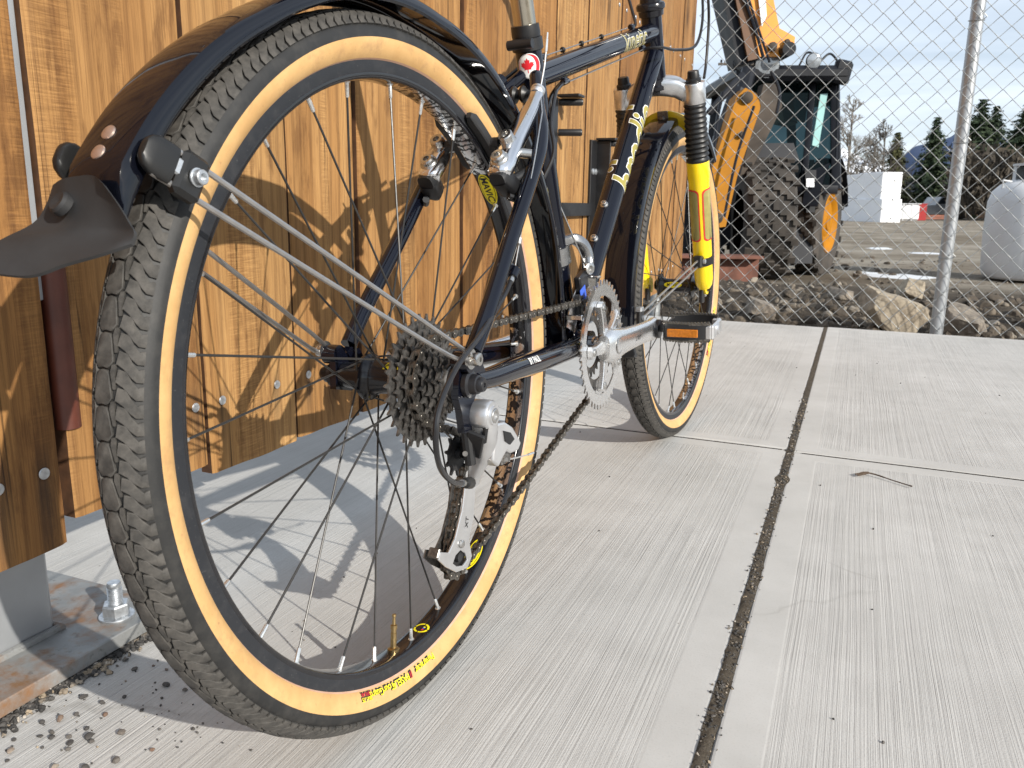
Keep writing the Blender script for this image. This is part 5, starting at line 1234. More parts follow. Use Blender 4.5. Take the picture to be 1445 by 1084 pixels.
# plate with a cut-out: outer silver plate
cx_ = sum(x for x, y in hole) / len(hole); cy_ = sum(y for x, y in hole) / len(hole)
def build_plate(v0, t):
    bm = bmesh.new(); o = [bm.verts.new((x, v0, y)) for x, y in CGO]; h = [bm.verts.new((x, v0, y)) for x, y in hole]
    eds = [bm.edges.new((o[i], o[(i + 1) % len(o)])) for i in range(len(o))] + [bm.edges.new((h[i], h[(i + 1) % len(h)])) for i in range(len(h))]
    bmesh.ops.triangle_fill(bm, use_beauty=True, edges=eds)
    r = bmesh.ops.extrude_face_region(bm, geom=bm.faces[:]); bmesh.ops.translate(bm, vec=(0, t, 0), verts=[e for e in r['geom'] if isinstance(e, bmesh.types.BMVert)])
    bmesh.ops.recalc_face_normals(bm, faces=bm.faces); me = bpy.data.meshes.new('cage_plate'); bm.to_mesh(me); bm.free(); return me
me = build_plate(-.0485, .0024); me.materials.append(MT['silver']); cg = link('cage_plate', me, rear_mech)
bv_ = cg.modifiers.new('bevel', 'BEVEL'); bv_.width = .0008; bv_.segments = 2; bv_.limit_method = 'ANGLE'
me2 = build_plate(-.0325, .0014); me2.materials.append(MT['darksteel']); link('cage_plate', me2, rear_mech)
m = MB(); m.box((-.0195, -.042, -.163), (.005, .012, .010), Matrix.Rotation(R_(35), 3, 'Y'), ch=.001); sub('cage_tab', m, [MT['darksteel']], rear_mech)
for q in (GJ, TJ):
    m = MB(); g = gear_outline(10, JR, .0026, .0036); inner = [(x / math.hypot(x, y) * .0055, y / math.hypot(x, y) * .0055) for x, y in g]; m.ring(g, inner, uvw((q.x, q.z), CV), -.0012, .0012)
    m.lathe([(-.0060, 0), (-.0060, .0052), (.0055, .0052), (.0055, 0)], (q.x, CV, q.z), (0, 1, 0), n=14); sub('jockey_wheel', m, [MT['rubber']], rear_mech)
m = MB(); m.lathe([(0, .0042), (.0018, .0040), (.0024, .0030), (.0024, 0)], (TJ.x - .004, -.0490, TJ.z + .016), (0, -1, 0), n=14); sub('cage_bolt', m, [MT['steel']], rear_mech)
lm = MB(); lettering(lm, 'XT', lambda x, y, h: V(.034 + .25 * x - y * .96, -.0489, -.150 + x * .96 + y * .25), .0085, .01, .2, slices=.003); sub('cage_lettering', lm, [MT['decalblack']], rear_mech, sharp=0)
# housing loop to the rear derailleur, with barrel adjuster
hp = bez([(.100, -.0725, .087), (.080, -.0740, .073), (.019, -.080, .045), (-.045, -.088, .024), (-.083, -.092, -.002), (-.091, -.092, -.027), (-.074, -.085, -.057), (-.036, -.075, -.083), (.000, -.067, -.096)], 8)
m = MB(); m.tube(hp, .0026, 10); shift = part('shift_housing', m, [MT['cable']])
m = MB(); d = (hp[-1] - hp[-3]).normalized(); m.lathe([(-.004, .0034), (.002, .0034), (.0025, .0052), (.018, .0060), (.020, .0048), (.020, 0)], hp[-1], d, n=12); sub('barrel_adjuster', m, [MT['boot']], shift)
m = MB(); m.lathe([(-.010, .0033), (-.002, .0033), (-.002, .0026)], hp[-1], d, n=12); m.lathe([(-.003, .0034), (.005, .0034), (.005, 0)], hp[0], (hp[0] - hp[1]).normalized(), n=12); sub('ferrule', m, [MT['steel']], shift)
m = MB(); d = (hp[0] - hp[1]).normalized(); m.lathe([(.004, .0052), (.016, .0056), (.018, .0042), (.018, 0)], hp[0], d, n=14); m.box(hp[0] + d * .010 + V(.002, .006, .004), (.010, .010, .012), ch=.002); sub('cable_stop', m, [MT['paint']], shift)
m = MB(); m.tube([hp[0] + d * .012, V(.141, -.0705, .153), V(.179, -.068, .216), V(.226, -.056, .262), V(.300, -.020, .318)], .0008, 6); m.lathe([(0, .0030), (.006, .0030), (.006, 0)], (.122, -.0715, .122), (.4, 0, .9), n=10); sub('cable', m, [MT['steel']], shift)

# front derailleur
fd = MB()
fd.tube(bez([(.398, -.010, .116), (.408, -.022, .118), (.420, -.030, .110), (.428, -.034, .094), (.424, -.036, .076)], 5), [(.0085, .0075)] * 21, 12, up=(0, 1, 0), power=2.8)
fd.lathe([(-.012, .0168), (-.012, .0200), (.012, .0200), (.012, .0168)], SB + sdir * .135, sdir, n=26)
fdr = part('front_derailleur', fd, [MT['mechgrey']])
m = MB(); m.lathe([(0, .0085), (.004, .0085), (.005, .0070), (.005, .004), (.002, .0038), (.002, 0)], (.416, -.040, .078), (-.4, -1, 0), n=16); sub('cable_clamp_bolt', m, [MT['steel']], fdr)
m = MB()
def arc_plate(v, r0, r1, a0, a1, t=.0012, n=12):
    out = [(cb[0] + r1 * math.cos(R_(a0 + (a1 - a0) * i / n)), cb[1] + r1 * math.sin(R_(a0 + (a1 - a0) * i / n))) for i in range(n + 1)]; inn = [(cb[0] + r0 * math.cos(R_(a0 + (a1 - a0) * i / n)), cb[1] + r0 * math.sin(R_(a0 + (a1 - a0) * i / n))) for i in range(n, -1, -1)]
    m.prism(out + inn, lambda x, y, h: V(x, v + h, y), -t / 2, t / 2)
arc_plate(-.0545, .0875, .0965, 118, 168); arc_plate(-.0330, .066, .098, 75, 158)
m.box((.441 - .088, -.0437, .018), (.006, .022, .007), ch=.001); m.box((.441 - .020, -.0437, .066), (.014, .022, .003), ch=.001)
sub('derailleur_cage', m, [MT['chrome']], fdr)
m = MB(); m.tube([(.360, -.006, .205), (.374, -.012, .172), (.418, -.036, .080)], .0009, 6); sub('cable', m, [MT['steel']], fdr)
m = MB(); m.box((.405, -.034, .060), (.030, .010, .026), Matrix.Rotation(R_(-20), 3, 'Y'), ch=.002); m.box((.392, -.036, .030), (.014, .008, .030), ch=.002); sub('derailleur_link', m, [MT['black']], fdr)
lm = MB(); m2 = MB(); m2.box((.398, -.0392, .045), (.020, .0006, .018), Matrix.Rotation(R_(-20), 3, 'Y')); sub('derailleur_badge', m2, [MT['blue']], fdr)

# ---- rim brake arms on the seat stays
for sg in (-1, 1):
    S = lambda u, v, w: V(u, sg * v, w)
    ap = [(.138, .0425, .190, .004, .004), (.1395, .0425, .192, .012, .0095), (.150, .0425, .203, .0145, .0105), (.163, .0422, .215, .0140, .0105), (.181, .0415, .229, .0125, .0100), (.208, .0400, .247, .0112, .0095), (.232, .0385, .264, .0100, .0088), (.250, .0365, .279, .0080, .0068), (.263, .0350, .291, .0078, .0065), (.268, .0345, .296, .003, .003)]
    m = MB(); pp = bez([S(u, v, w) for u, v, w, a, b in ap], 3); k = len(pp); rr = []
    for i in range(k):
        f = i / 3; j = min(int(f), len(ap) - 2); t = f - j; rr.append((ap[j][3] * (1 - t) + ap[j + 1][3] * t, ap[j][4] * (1 - t) + ap[j + 1][4] * t))
    m.tube(pp, rr, 18, up=(0, 1, 0), power=2.6); arm = part('brake_arm', m, [MT['chrome']], sharp=50)
    nd = V(-.62, sg * -.05, .35).normalized(); nd = V(-.75, 0, .66).normalized()
    # pivot bolt facing back, spring housing below, pad holder
    m = MB(); m.lathe([(.006, .0100), (.0105, .0100), (.0120, .0085), (.0150, .0080), (.0165, .0062), (.0165, .0036), (.012, .0034), (.012, 0)], S(.149, .0425, .202), nd, n=20); sub('pivot_bolt', m, [MT['steel']], arm)
    m = MB(); m.tube([S(.134, .0430, .186), S(.140, .0430, .191), S(.158, .047, .179), S(.163, .049, .175)], [(.0085, .008), (.0112, .0108), (.0112, .0108), (.008, .0075)], 14, up=(0, 1, 0), power=3.4); m.tube([S(.150, .045, .182), S(.182, .058, .196)], .0065, 12); m.tube([S(.146, .050, .170), S(.158, .058, .166)], .004, 8); sub('spring_housing', m, [MT['hardblack']], arm)
    pb = S(.172, .0415, .222)
    m = MB(); m.lathe([(.004, .0105), (.008, .0100), (.0100, .0085), (.0180, .0080), (.0190, .0068), (.0190, .0038), (.015, .0036), (.015, 0)], pb, nd, n=18); m.tube([pb + V(0, sg * .006, -.006), pb + V(.006, sg * .022, -.008)], .0052, 12); m.tube([pb + V(0, -sg * .004, 0), S(.168, .020, .226)], .0045, 10); sub('pad_bolt', m, [MT['steel']], arm)
    m = MB(); 
    pth = []
    for i in range(11):
        a = R_(64 - 17 * i / 10); pth.append(V(.2800 * math.cos(a), sg * .0185, .2800 * math.sin(a)))
    m.tube(pth, [(.003, .003)] + [(.0055, .0062)] * 9 + [(.003, .003)], 12, up=(0, 1, 0), power=3.5); m.tube([V(.2800 * math.cos(R_(54)), sg * .022, .2800 * math.sin(R_(54))), V(.2800 * math.cos(R_(54)), sg * .032, .2800 * math.sin(R_(54)))], .006, 10); sub('brake_pad', m, [MT['rubber']], arm)
    m = MB(); m.lathe([(-.002, .0074), (.0, .0086), (.0025, .0086), (.0035, .0074), (.0045, .0086), (.0070, .0086), (.008, .006), (.008, 0)], S(.258, .0356, .287), V(.42, 0, .42), n=16); sub('arm_cap', m, [MT['alloy']], arm)
    lm = MB(); dirr = (S(.232, .0385, .264) - S(.181, .0415, .229)).normalized(); sidev = dirr.cross(V(0, sg, 0)).normalized()
    if sg < 0: lettering(lm, 'STX RC', lambda x, y, h: S(.207, .0400, .247) + dirr * x + (V(0, -1, 0) * math.cos(R_(42)) + nd * math.sin(R_(42))) * .0098 + (nd * math.cos(R_(42)) - V(0, -1, 0) * math.sin(R_(42))) * y, .0078, .01, .15, slices=.004); sub('arm_lettering', lm, [MT['decalblack']], arm, sharp=0)
m = MB(); A = V(.262, .026, .288); Bq = V(.262, -.030, .288); prof = []
for i in range(4): prof += [(.004 + i * .0115, .0055), (.004 + i * .0115 + .003, .0095), (.004 + i * .0115 + .006, .0098), (.004 + i * .0115 + .009, .0060)]
m.lathe([(0, .003)] + prof + [(.054, .003)], A, Bq - A, n=18); part('brake_boot', m, [MT['boot']])
m = MB(); m.tube([V(.262, -.030, .289), V(.2655, -.037, .292), V(.272, -.040, .318), V(.2775, -.040, .336)], .0009, 6); m.lathe([(0, .0016), (.014, .0016), (.0145, .0012), (.022, .0012), (.0225, 0)], (.2772, -.040, .335), (.23, 0, .97), n=8); part('brake_cable_end', m, [MT['nipple']])
m = MB(); m.tube(bez([(.262, .030, .288), (.285, .046, .300), (.325, .036, .318), (.36, .018, .345)], 6), .0028, 8); m.lathe([(0, .0016), (.03, .0016)], (.262, .034, .290), (0, 1, 0), n=8); part('brake_housing', m, [MT['cable']])
# cables and stops on the frame
tq = lambda s, a, r: TT0 + tdir * s + (tup * math.cos(a) + V(0, -1, 0) * math.sin(a)) * r
m = MB(); m.tube([tq(.06, R_(-18), .0195), tq(.43, R_(-18), .0195)], .0009, 6); m.tube([tq(.09, R_(160), .0215), tq(.47, R_(160), .0215)], .0009, 6); m.tube([tq(.09, R_(178), .0215), tq(.47, R_(178), .0215)], .0009, 6); part('cable', m, [MT['stay']])
for s, a in ((.055, -18), (.455, -18), (.100, 168), (.475, 168)):
    m = MB(); m.lathe([(-.008, .0042), (.008, .0046), (.010, .0036), (.010, 0)], tq(s, R_(a), .0195), tdir if s < .3 else -tdir, n=12); m.box(tq(s, R_(a), .0170), (.010, .007, .007), ch=.001); part('cable_stop', m, [MT['paint']])
for s in (.13, .205, .295):
    m = MB(); m.lathe([(-.003, .0028), (-.001, .0040), (.001, .0040), (.003, .0028)], tq(s, R_(-18), .0195), tdir, n=10); part('cable_donut', m, [MT['boot']])
m = MB(); m.tube(bez([tq(.095, R_(168), .0200), tq(.070, R_(165), .0235), tq(.035, R_(150), .030), (.338, -.020, .262), (.322, -.030, .225), (.306, -.020, .19)], 7), .0026, 8); m.tube(bez([tq(.095, R_(180), .0200), tq(.065, R_(178), .026), tq(.030, R_(170), .036), (.330, -.012, .250), (.318, -.012, .215)], 7), .0026, 8); part('cable_housing', m, [MT['cable']])
m = MB(); m.tube(bez([tq(.462, R_(-18), .0205), tq(.485, R_(-20), .024), (.815, .030, .520), (.852, .045, .57), (.90, .06, .60)], 7), .0026, 8); part('cable_housing', m, [MT['cable']])
m = MB(); m.tube(bez([tq(.482, R_(168), .0205), (.800, -.034, .426), (.860, -.045, .431), (.925, -.062, .446), (.962, -.066, .490), (.965, -.064, .545), (.93, -.06, .60)], 8), .0026, 8); part('cable_housing', m, [MT['cable']])
m = MB(); m.tube(bez([(.93, -.08, .60), (.962, -.075, .55), (.982, -.074, .50), (.978, -.072, .43), (.962, -.072, .395)], 8), .0026, 8); part('cable_housing', m, [MT['cable']])
# ------------------------------------------------------------------ chain-link fence
CY = 3.662; DG = .0735
clf = empty('chain_link_fence', Matrix.Translation((.335, CY, 0))); tag(clf, 'galvanised chain-link fence standing along the far edge of the pavement', 'fence')
def wire_mesh(ph):
    m = MB(); pts = []; n = 48
    for i in range(n):
        z = .008 + i * DG / 2; s = 1 if (i + ph) % 2 else -1
        pts += [(s * DG * .25 - s * .0022, 0 if False else .0018 * s, z - .0022), (s * DG * .25 + s * .0007, 0, z), (s * DG * .25 - s * .0022, -.0018 * s, z + .0022)]
    m.tube(pts,   .00135, 6, up=(0, 1, 0)); return m.mesh('wire', [MT['galv']], 0)
WIR = [wire_mesh(0), wire_mesh(1)]
x = -.672 - .335; k = 0
while x < 2.35:
    link('wire', WIR[k % 2], clf, Matrix.Translation((x + random.gauss(0, .0009), random.gauss(0, .0012), random.gauss(0, .0012))) @ Matrix.Rotation(random.gauss(0, .0016), 4, 'Y') @ Matrix.Rotation(random.gauss(0, .002), 4, 'X')); x += DG / 2; k += 1
m = MB(); m.tube([(0, .028, -.25), (0, .028, 1.85)], .0245, 24); m.sphere((0, .028, 1.85), .0245, 16, 8); obj('fence_post', m, [MT['post']], clf)
m = MB(); m.tube([(2.3, .028, -.25), (2.3, .028, 1.85)], .0245, 24); obj('fence_post', m, [MT['galv']], clf)
m = MB(); m.tube([(-1.16, .028, -.25), (-1.16, .028, 1.85)], .0245, 24); obj('fence_post', m, [MT['galv']], clf)
m = MB(); m.tube([(-1.16, .006, 1.78), (2.4, .006, 1.78)], .0195, 14); obj('top_rail', m, [MT['galv']], clf)
for z in (.30, .74, 1.18):
    m = MB(); m.tube([V(.0275 * math.cos(a), .028 + .0275 * math.sin(a), z + .004 * math.sin(a)) for a in [R_(-215 + 29 * i) for i in range(10)]], .0018, 6); m.tube([(.022, .008, z), (.030, -.004, z + .006), (.020, -.006, z + .016)], .0018, 6); obj('tie_wire', m, [MT['galv']], clf)

# ------------------------------------------------------------------ ground beyond
def gz_(x, y):
    """height of the disturbed ground beyond the pavement"""
    t = max(0, min(1, (y - 5.2) / 5.0)); z = -.06 - .26 * (t * t * (3 - 2 * t))
    n = mnoise.noise(V(x * .9, y * .9, 3)) * .5 + mnoise.noise(V(x * 2.7, y * 2.7, 8)) * .28 + mnoise.noise(V(x * 7.5, y * 7.5, 1)) * .12
    near = max(0, 1 - abs(y - 4.7) / 1.2); amp = .035 + .085 * near if y < 9 else .035
    z += n * amp + .05 * near * (1 if x > -1.2 else 1)
    edge = max(0, min(1, (y - 3.70) / .35)); return -.075 * (1 - edge) + z * edge if y < 4.05 else z
tm = MB(); rows = []
ys = [3.64 + .04 * i for i in range(70)] + [6.44 + .25 * i for i in range(50)] + [19 + 2.5 * i for i in range(20)] + [70, 90, 130, 250, 600, 2000, 9000]
for y in ys:
    w = 3.5 + (y - 3) * .9; nx = 110; rows.append([V(-w + 2 * w * i / nx + y * -.04, y, gz_(-w + 2 * w * i / nx - y * .04, y) if y < 60 else -.32) for i in range(nx + 1)])
tm.grid(rows); gr_ = obj('ground', tm, [MT['dirt']], sharp=0, fix=False); tag(gr_, kind='structure')
m = MB(); S_ = 9000
for (x0, x1, y0, y1) in ((-S_, S_, -S_, 9000),): m.add([(x0, y0, -.5), (x1, y0, -.5), (x1, y1, -.5), (x0, y1, -.5)], [(0, 1, 2, 3)])
tag(obj('terrain', m, [MT['dirt']], sharp=0), kind='structure')
rng = random.Random(21); sp = []
for i in range(2600):
    y = 3.70 + abs(rng.gauss(0, 1.0)); x = rng.uniform(-1.4 - (y - 3.7) * .5, 1.9 + (y - 3.7) * .6); s = .008 + .042 * rng.random() ** 4
    sp.append((x, y, gz_(x, y) + s * .15, s))
for i in range(700):
    y = rng.uniform(5, 15); x = rng.uniform(-3, 4); s = .012 + .05 * rng.random() ** 4; sp.append((x, y, gz_(x, y) + s * .1, s))
tag(scatter_rocks('rubble', MT['rubble'], sp, 9, [pebble_mesh(100 + i) for i in range(6)]), kind='stuff', label='broken stones and clods strewn over the dug-up ground')
def big_rock(x, y, z, dims, rot, seed, mat, label):
    rng = random.Random(seed); bm = bmesh.new(); bmesh.ops.create_icosphere(bm, subdivisions=4, radius=1)
    cuts = [(Vector((rng.gauss(0, 1), rng.gauss(0, 1), rng.gauss(0, 1))).normalized(), rng.uniform(.62, .85)) for _ in range(12)]
    for a in range(3):
        for s in (-1, 1): n = [rng.gauss(0, .12) for _ in range(3)]; n[a] = s; cuts.append((Vector(n).normalized(), rng.uniform(.55, .68)))
    for v in bm.verts:
        for n, d in cuts:
            k = v.co.dot(n)
            if k > d: v.co -= n * (k - d)
        q = v.co; f = 1 + .10 * mnoise.noise(q * 2.5 + V(seed, 0, 0)) + .05 * mnoise.noise(q * 7 + V(seed, 3, 0)) + .03 * mnoise.noise(V(q.x * 2, q.y * 2, q.z * 22))
        v.co = V(q.x * dims[0], q.y * dims[1], q.z * dims[2]) * f
    me = bpy.data.meshes.new('rock'); bm.to_mesh(me); bm.free(); me.materials.append(mat)
    o = link('rock', me, None, Matrix.Translation((x, y, z)) @ Matrix.Rotation(rot[2], 4, 'Z') @ Matrix.Rotation(rot[1], 4, 'Y') @ Matrix.Rotation(rot[0], 4, 'X')); tag(o, label, 'rock'); return o
big_rock(.175, 3.98, .035, (.185, .13, .125), (.1, .50, .25), 3, MT['rock'], 'large pale tan broken rock leaning just left of the fence post')
big_rock(.470, 4.02, -.01, (.13, .11, .10), (.3, .35, -.2), 5, MT['rockgrey'], 'rough grey rock just right of the fence post base')
big_rock(-.40, 4.15, -.01, (.10, .09, .07), (.3, .2, .5), 8, MT['rockgrey'], 'grey lump of rock behind the front wheel near the slab edge')
big_rock(.85, 4.35, .01, (.11, .09, .08), (.2, .1, .9), 12, MT['rockgrey'], 'grey stone in the dirt at the right below the white tank')
big_rock(.32, 5.3, .02, (.10, .10, .075), (.2, .3, 1.9), 15, MT['rock'], 'pale rounded stone on the dirt bank left of the fence post')
big_rock(-.05, 5.0, -.0, (.10, .08, .06), (.2, .0, 2.5), 16, MT['rockgrey'], 'flat grey stone on top of the low dirt bank')
MT['beamrust'] = simple('rusty_beam', (.14, .055, .035), .75, .1, .35, 8, bump=.1)
m = MB(); m.box((0, 0, 0), (2.4, .30, .03), ch=.004); m.box((0, 0, .28), (2.4, .30, .03), ch=.004); m.box((0, 0, .14), (2.4, .03, .26), ch=.004)
tag(obj('steel_beam', m, [MT['beamrust']], None, Matrix.Translation((-1.95, 7.75, -.27)) @ Matrix.Rotation(R_(24), 4, 'Z')), 'rusty red-brown steel beam lying on the dirt in front of the digger', 'beam')
MT['snow'] = simple('old_snow', (.62, .64, .66), .55, 0, .08, 1.2, bump=.2)
MT['puddle'] = simple('wet_mud_water', (.05, .05, .05), .04, 0, .2, 2)
def patch(cx_, cy_, rx, ry, seed, name, mat, h):
    m = MB(); rows = []
    for r in (1, .8, .55, .3, .02):
        q = []
        for i in range(40):
            a = 2 * math.pi * i / 40; f = 1 + .35 * mnoise.noise(V(math.cos(a) * 1.6, math.sin(a) * 1.6, seed)) + .15 * mnoise.noise(V(math.cos(a) * 5, math.sin(a) * 5, seed)); x, y = cx_ + rx * r * f * math.cos(a), cy_ + ry * r * f * math.sin(a)
            q.append(V(x, y, gz_(x, y) + h * (1 - r) - .01 * (r == 1)))
        rows.append(q)
    m.grid(rows, close=True); o = obj(name, m, [mat], sharp=0); return o
for k, a in enumerate([(.54, 11.0, .48, .34, 3), (.15, 11.3, .18, .2, 5), (.45, 18.5, .32, .5, 6), (1.2, 17.0, .4, .3, 8)]):
    tag(patch(*a, 'snow', MT['snow'], .015), kind='stuff', label='remnant of old snow on the muddy ground')
# ------------------------------------------------------------------ digger behind the fence
def P_(px, py, D):
    """point in the place at distance D along the viewing axis (used while laying out the yard)"""
    return V(0, 0, CAM_H) + (_fwd + _right * ((px - 722.5) / 1147.975) - _up * ((py - 542) / 1147.975)) * D
MT['jcb'] = simple('machine_yellow_paint', (.66, .25, .010), .42, 0, .12, 3, coat=.2, dirt=(.30, .17, .07), dirt_amt=.15)
MT['mud'] = simple('muddy_tyre', (.058, .049, .041), .9, 0, .35, 5, bump=.5, bscale=25, dirt=(.022, .020, .018), dirt_amt=.45)
MT['jcbshade'] = simple('shaded_machine_yellow', (.34, .135, .002), .6, 0, .2, 3, spec=.2)  # machine yellow with the dipper arm's shade put into the colour; rims share it
MT['mudbrown'] = simple('mud_caked_steel', (.05, .038, .028), .8, 0, .4, 5)
MT['machblack'] = simple('machine_black', (.009, .010, .014), .42, 0, .3, 6, spec=.25)
MT['hosegrey'] = simple('boom_grey', (.010, .011, .014), .5, .0, .2, 4, spec=.2)#, .2, 4)
MT['lamp'] = simple('lamp_lens', (.32, .35, .38), .12, .3, .3, 18, coat=.5)
t = NT('tinted_cab_glass'); t.set('Base Color', (.004, .013, .016, 1)); t.set('Roughness', .03); t.set('Transmission Weight', .70); t.set('IOR', 1.2); MT['cabglass'] = t.m
MT['tealglass'] = simple('pale_teal_glass', (.30, .52, .50), .08, 0, .1, 4, coat=.6)
MT['teal'] = simple('teal_paint', (.01, .12, .14), .5, 0, .15, 3)
dig = empty('digger', Matrix.Translation((-.62, 10.0, -.33))); tag(dig, 'yellow and black digger with muddy tyres and raised boom parked behind the chain-link fence', 'digger')
DM = Matrix.Translation((.62, -10.0, .33))           # parts are laid out in the place, then hung from the digger
def dpart(name, mb, mats, sharp=35, parent=None): return obj(name, mb, mats, parent or dig, DM if parent is None else None, sharp)
def dwheel(c, axis, rad, wid, name='wheel'):
    ax = Vector(axis).normalized(); m = MB()
    m.lathe([(-wid / 2, rad * .50), (-wid / 2, rad * .86), (-wid * .42, rad * .95), (wid * .42, rad * .95), (wid / 2, rad * .86), (wid / 2, rad * .50)], c, ax, n=48, cap=False)
    u = V(0, 0, 1); u = (u - ax * u.dot(ax)).normalized(); w = ax.cross(u); N = 20
    for i in range(N):
        for s in (-1, 1):
            a = 2 * math.pi * (i + (.25 if s > 0 else -.25)) / N
            for k in range(4):
                a2 = a + k * .075; q = s * wid * (.05 + .135 * k); rd_ = u * math.cos(a2) + w * math.sin(a2); tn = -u * math.sin(a2) + w * math.cos(a2)
                R3 = Matrix((ax, tn, rd_)).transposed(); m.box(Vector(c) + ax * q + rd_ * rad * .965, (wid * .15, rad * .105, rad * .05), R3)
    wl_ = dpart(name, m, [MT['mud']])
    m = MB(); m.lathe([(wid * .40, 0), (wid * .40, rad * .20), (wid * .34, rad * .24), (wid * .36, rad * .42), (wid * .50, rad * .48), (wid * .53, rad * .52), (wid * .47, rad * .54)], c, ax, n=32, cap=False); m.lathe([(wid * .46, 0), (wid * .46, rad * .12), (wid * .36, rad * .14)], c, ax, n=16)
    dpart('wheel_rim', m, [MT['jcbshade']], parent=wl_)
R2 = _right.copy(); F2 = V(_fwd.x, _fwd.y, 0).normalized(); UZ = V(0, 0, 1)
c1 = P_(1074, 312, 9.0); dwheel(c1, (R2 * .995 - F2 * .10), .69, .50)
c2 = P_(1153, 315, 10.0); dwheel(c2, (R2 * .83 - F2 * .56), .68, .30)
c3 = P_(985, 318, 10.6); dwheel(c3, (-R2 * .995 + F2 * .10), .69, .50)
def quad_box(name, pts, depth, mats, ch=.0, parent=None):
    """outline in the place (front face points) thickened away from the viewer"""
    m = MB(); n = len(pts); bk_ = [p + F2 * depth for p in pts]
    m.add(list(pts) + bk_, [tuple(range(n)), tuple(reversed(range(n, 2 * n)))] + [(i, (i + 1) % n, n + (i + 1) % n, n + i) for i in range(n)]); return dpart(name, m, mats, parent=parent)
D0 = 9.45
# cab: frame posts, roof, glass, interior
cabm = MB()
def bar(a, b, r, mb=None): (mb or cabm).tube([a, b], [(r, r)] * 2, 8, power=4)
ctl, ctr, cbl, cbr = P_(1044, 110, D0), P_(1178, 112, D0), P_(1030, 262, D0), P_(1180, 268, D0)
dep = 1.35
back = [q + F2 * dep + R2 * .05 for q in (ctl, ctr, cbl, cbr)]
for a, b in ((ctl, cbl), (ctr, cbr), (back[0], back[2]), (back[1], back[3]), (cbl, cbr), (ctl, ctr), (back[0], back[1]), (back[2], back[3])): bar(a, b, .055)
mid_t, mid_b = P_(1148, 112, D0), P_(1134, 262, D0); bar(mid_t, mid_b, .035)
cab = dpart('cab', cabm, [MT['machblack']])
quad_box('cab_lower', [P_(1030, 225, D0 + .06), P_(1150, 225, D0 + .06), P_(1146, 372, D0 + .06), P_(1060, 372, D0 + .06)], .5, [MT['machblack']])
rf = MB(); rc_ = (ctl + ctr) / 2 + F2 * .62 + UZ * .03
q3 = Matrix((R2, F2, R2.cross(F2))).transposed()
rf.box(rc_, (1.30, 1.75, .17), q3, ch=.05); roof = dpart('cab_roof', rf, [MT['machblack']])
gl = MB()
for a, b, c, d in ((ctl, ctr, cbr, cbl), (ctr, back[1], back[3], cbr)): gl.add([a, b, c, d], [(0, 1, 2, 3)])
dpart('cab_window', gl, [MT['cabglass']])
quad_box('cab_pane', [P_(1158, 133, D0 - .02), P_(1168, 132, D0 - .02), P_(1155, 208, D0 - .02), P_(1146, 205, D0 - .02)], .02, [MT['tealglass']])
quad_box('cab_pane', [P_(1124, 139, D0 + .1), P_(1142, 139, D0 + .1), P_(1137, 172, D0 + .1), P_(1120, 168, D0 + .1)], .02, [MT['tealglass']])
quad_box('cab_seat', [P_(1104, 142, D0 + .2), P_(1120, 140, D0 + .2), P_(1128, 172, D0 + .2), P_(1108, 168, D0 + .2)], .3, [MT['jcb']])
for (px, py, w) in ((1046, 88, .10), (1082, 92, .15), (1148, 86, .09)):
    m = MB(); p = P_(px, py, D0 - .25); m.lathe([(-.10, w * .6), (0, w), (.02, w * .95), (.03, 0)], p, -F2 + UZ * -.1, n=18); lo_ = dpart('work_lamp', m, [MT['machblack']]); m = MB(); m.lathe([(.022, w * .9), (.034, w * .6), (.036, 0)], p, -F2 + UZ * -.1, n=18); dpart('lamp_lens', m, [MT['lamp']], parent=lo_)
m = MB(); p = P_(1188, 102, D0 - .2); m.box(p, (.20, .10, .26), q3 @ Matrix.Rotation(R_(12), 3, 'Y'), ch=.03); m.tube([p, P_(1170, 104, D0)], .02, 8); m.tube([P_(1183, 118, D0 - .1), P_(1180, 225, D0 - .1)], .012, 6); dpart('side_mirror', m, [MT['machblack']])
m = MB()
for (a, b, c) in (((1128, 92), (1140, 74), (1158, 84)), ((1158, 86), (1172, 76), (1186, 92))): m.tube(bez([P_(*a, D0), P_(*b, D0), P_(*c, D0)], 6), .013, 6)
dpart('hose', m, [MT['machblack']])
quad_box('mudguard', [P_(1052, 214, 8.75), P_(1062, 202, 8.75), P_(1120, 202, 8.75), P_(1128, 226, 8.75), P_(1118, 230, 8.75), P_(1060, 224, 8.75)], .9, [MT['machblack']])
m = MB(); rows = []
for i in range(14):
    a = R_(165 - 150 * i / 13); ax = (R2 * .83 - F2 * .56).normalized(); u = UZ; w = u.cross(ax).normalized()
    ce = c2 + (u * math.sin(a) - w * math.cos(a)) * .76; rows.append([ce + ax * .00, ce + ax * .17])
m.grid(rows); m.grid([[q + (q - c2).normalized() * .03 for q in r] for r in rows]); dpart('mudguard', m, [MT['machblack']])
quad_box('step', [P_(1136, 240, D0 - .1), P_(1152, 240, D0 - .1), P_(1150, 300, D0 - .1), P_(1138, 300, D0 - .1)], .1, [MT['hosegrey']])
quad_box('chassis', [P_(1090, 280, 9.9), P_(1146, 280, 9.9), P_(1146, 372, 9.9), P_(1090, 372, 9.9)], 1.2, [MT['machblack']])
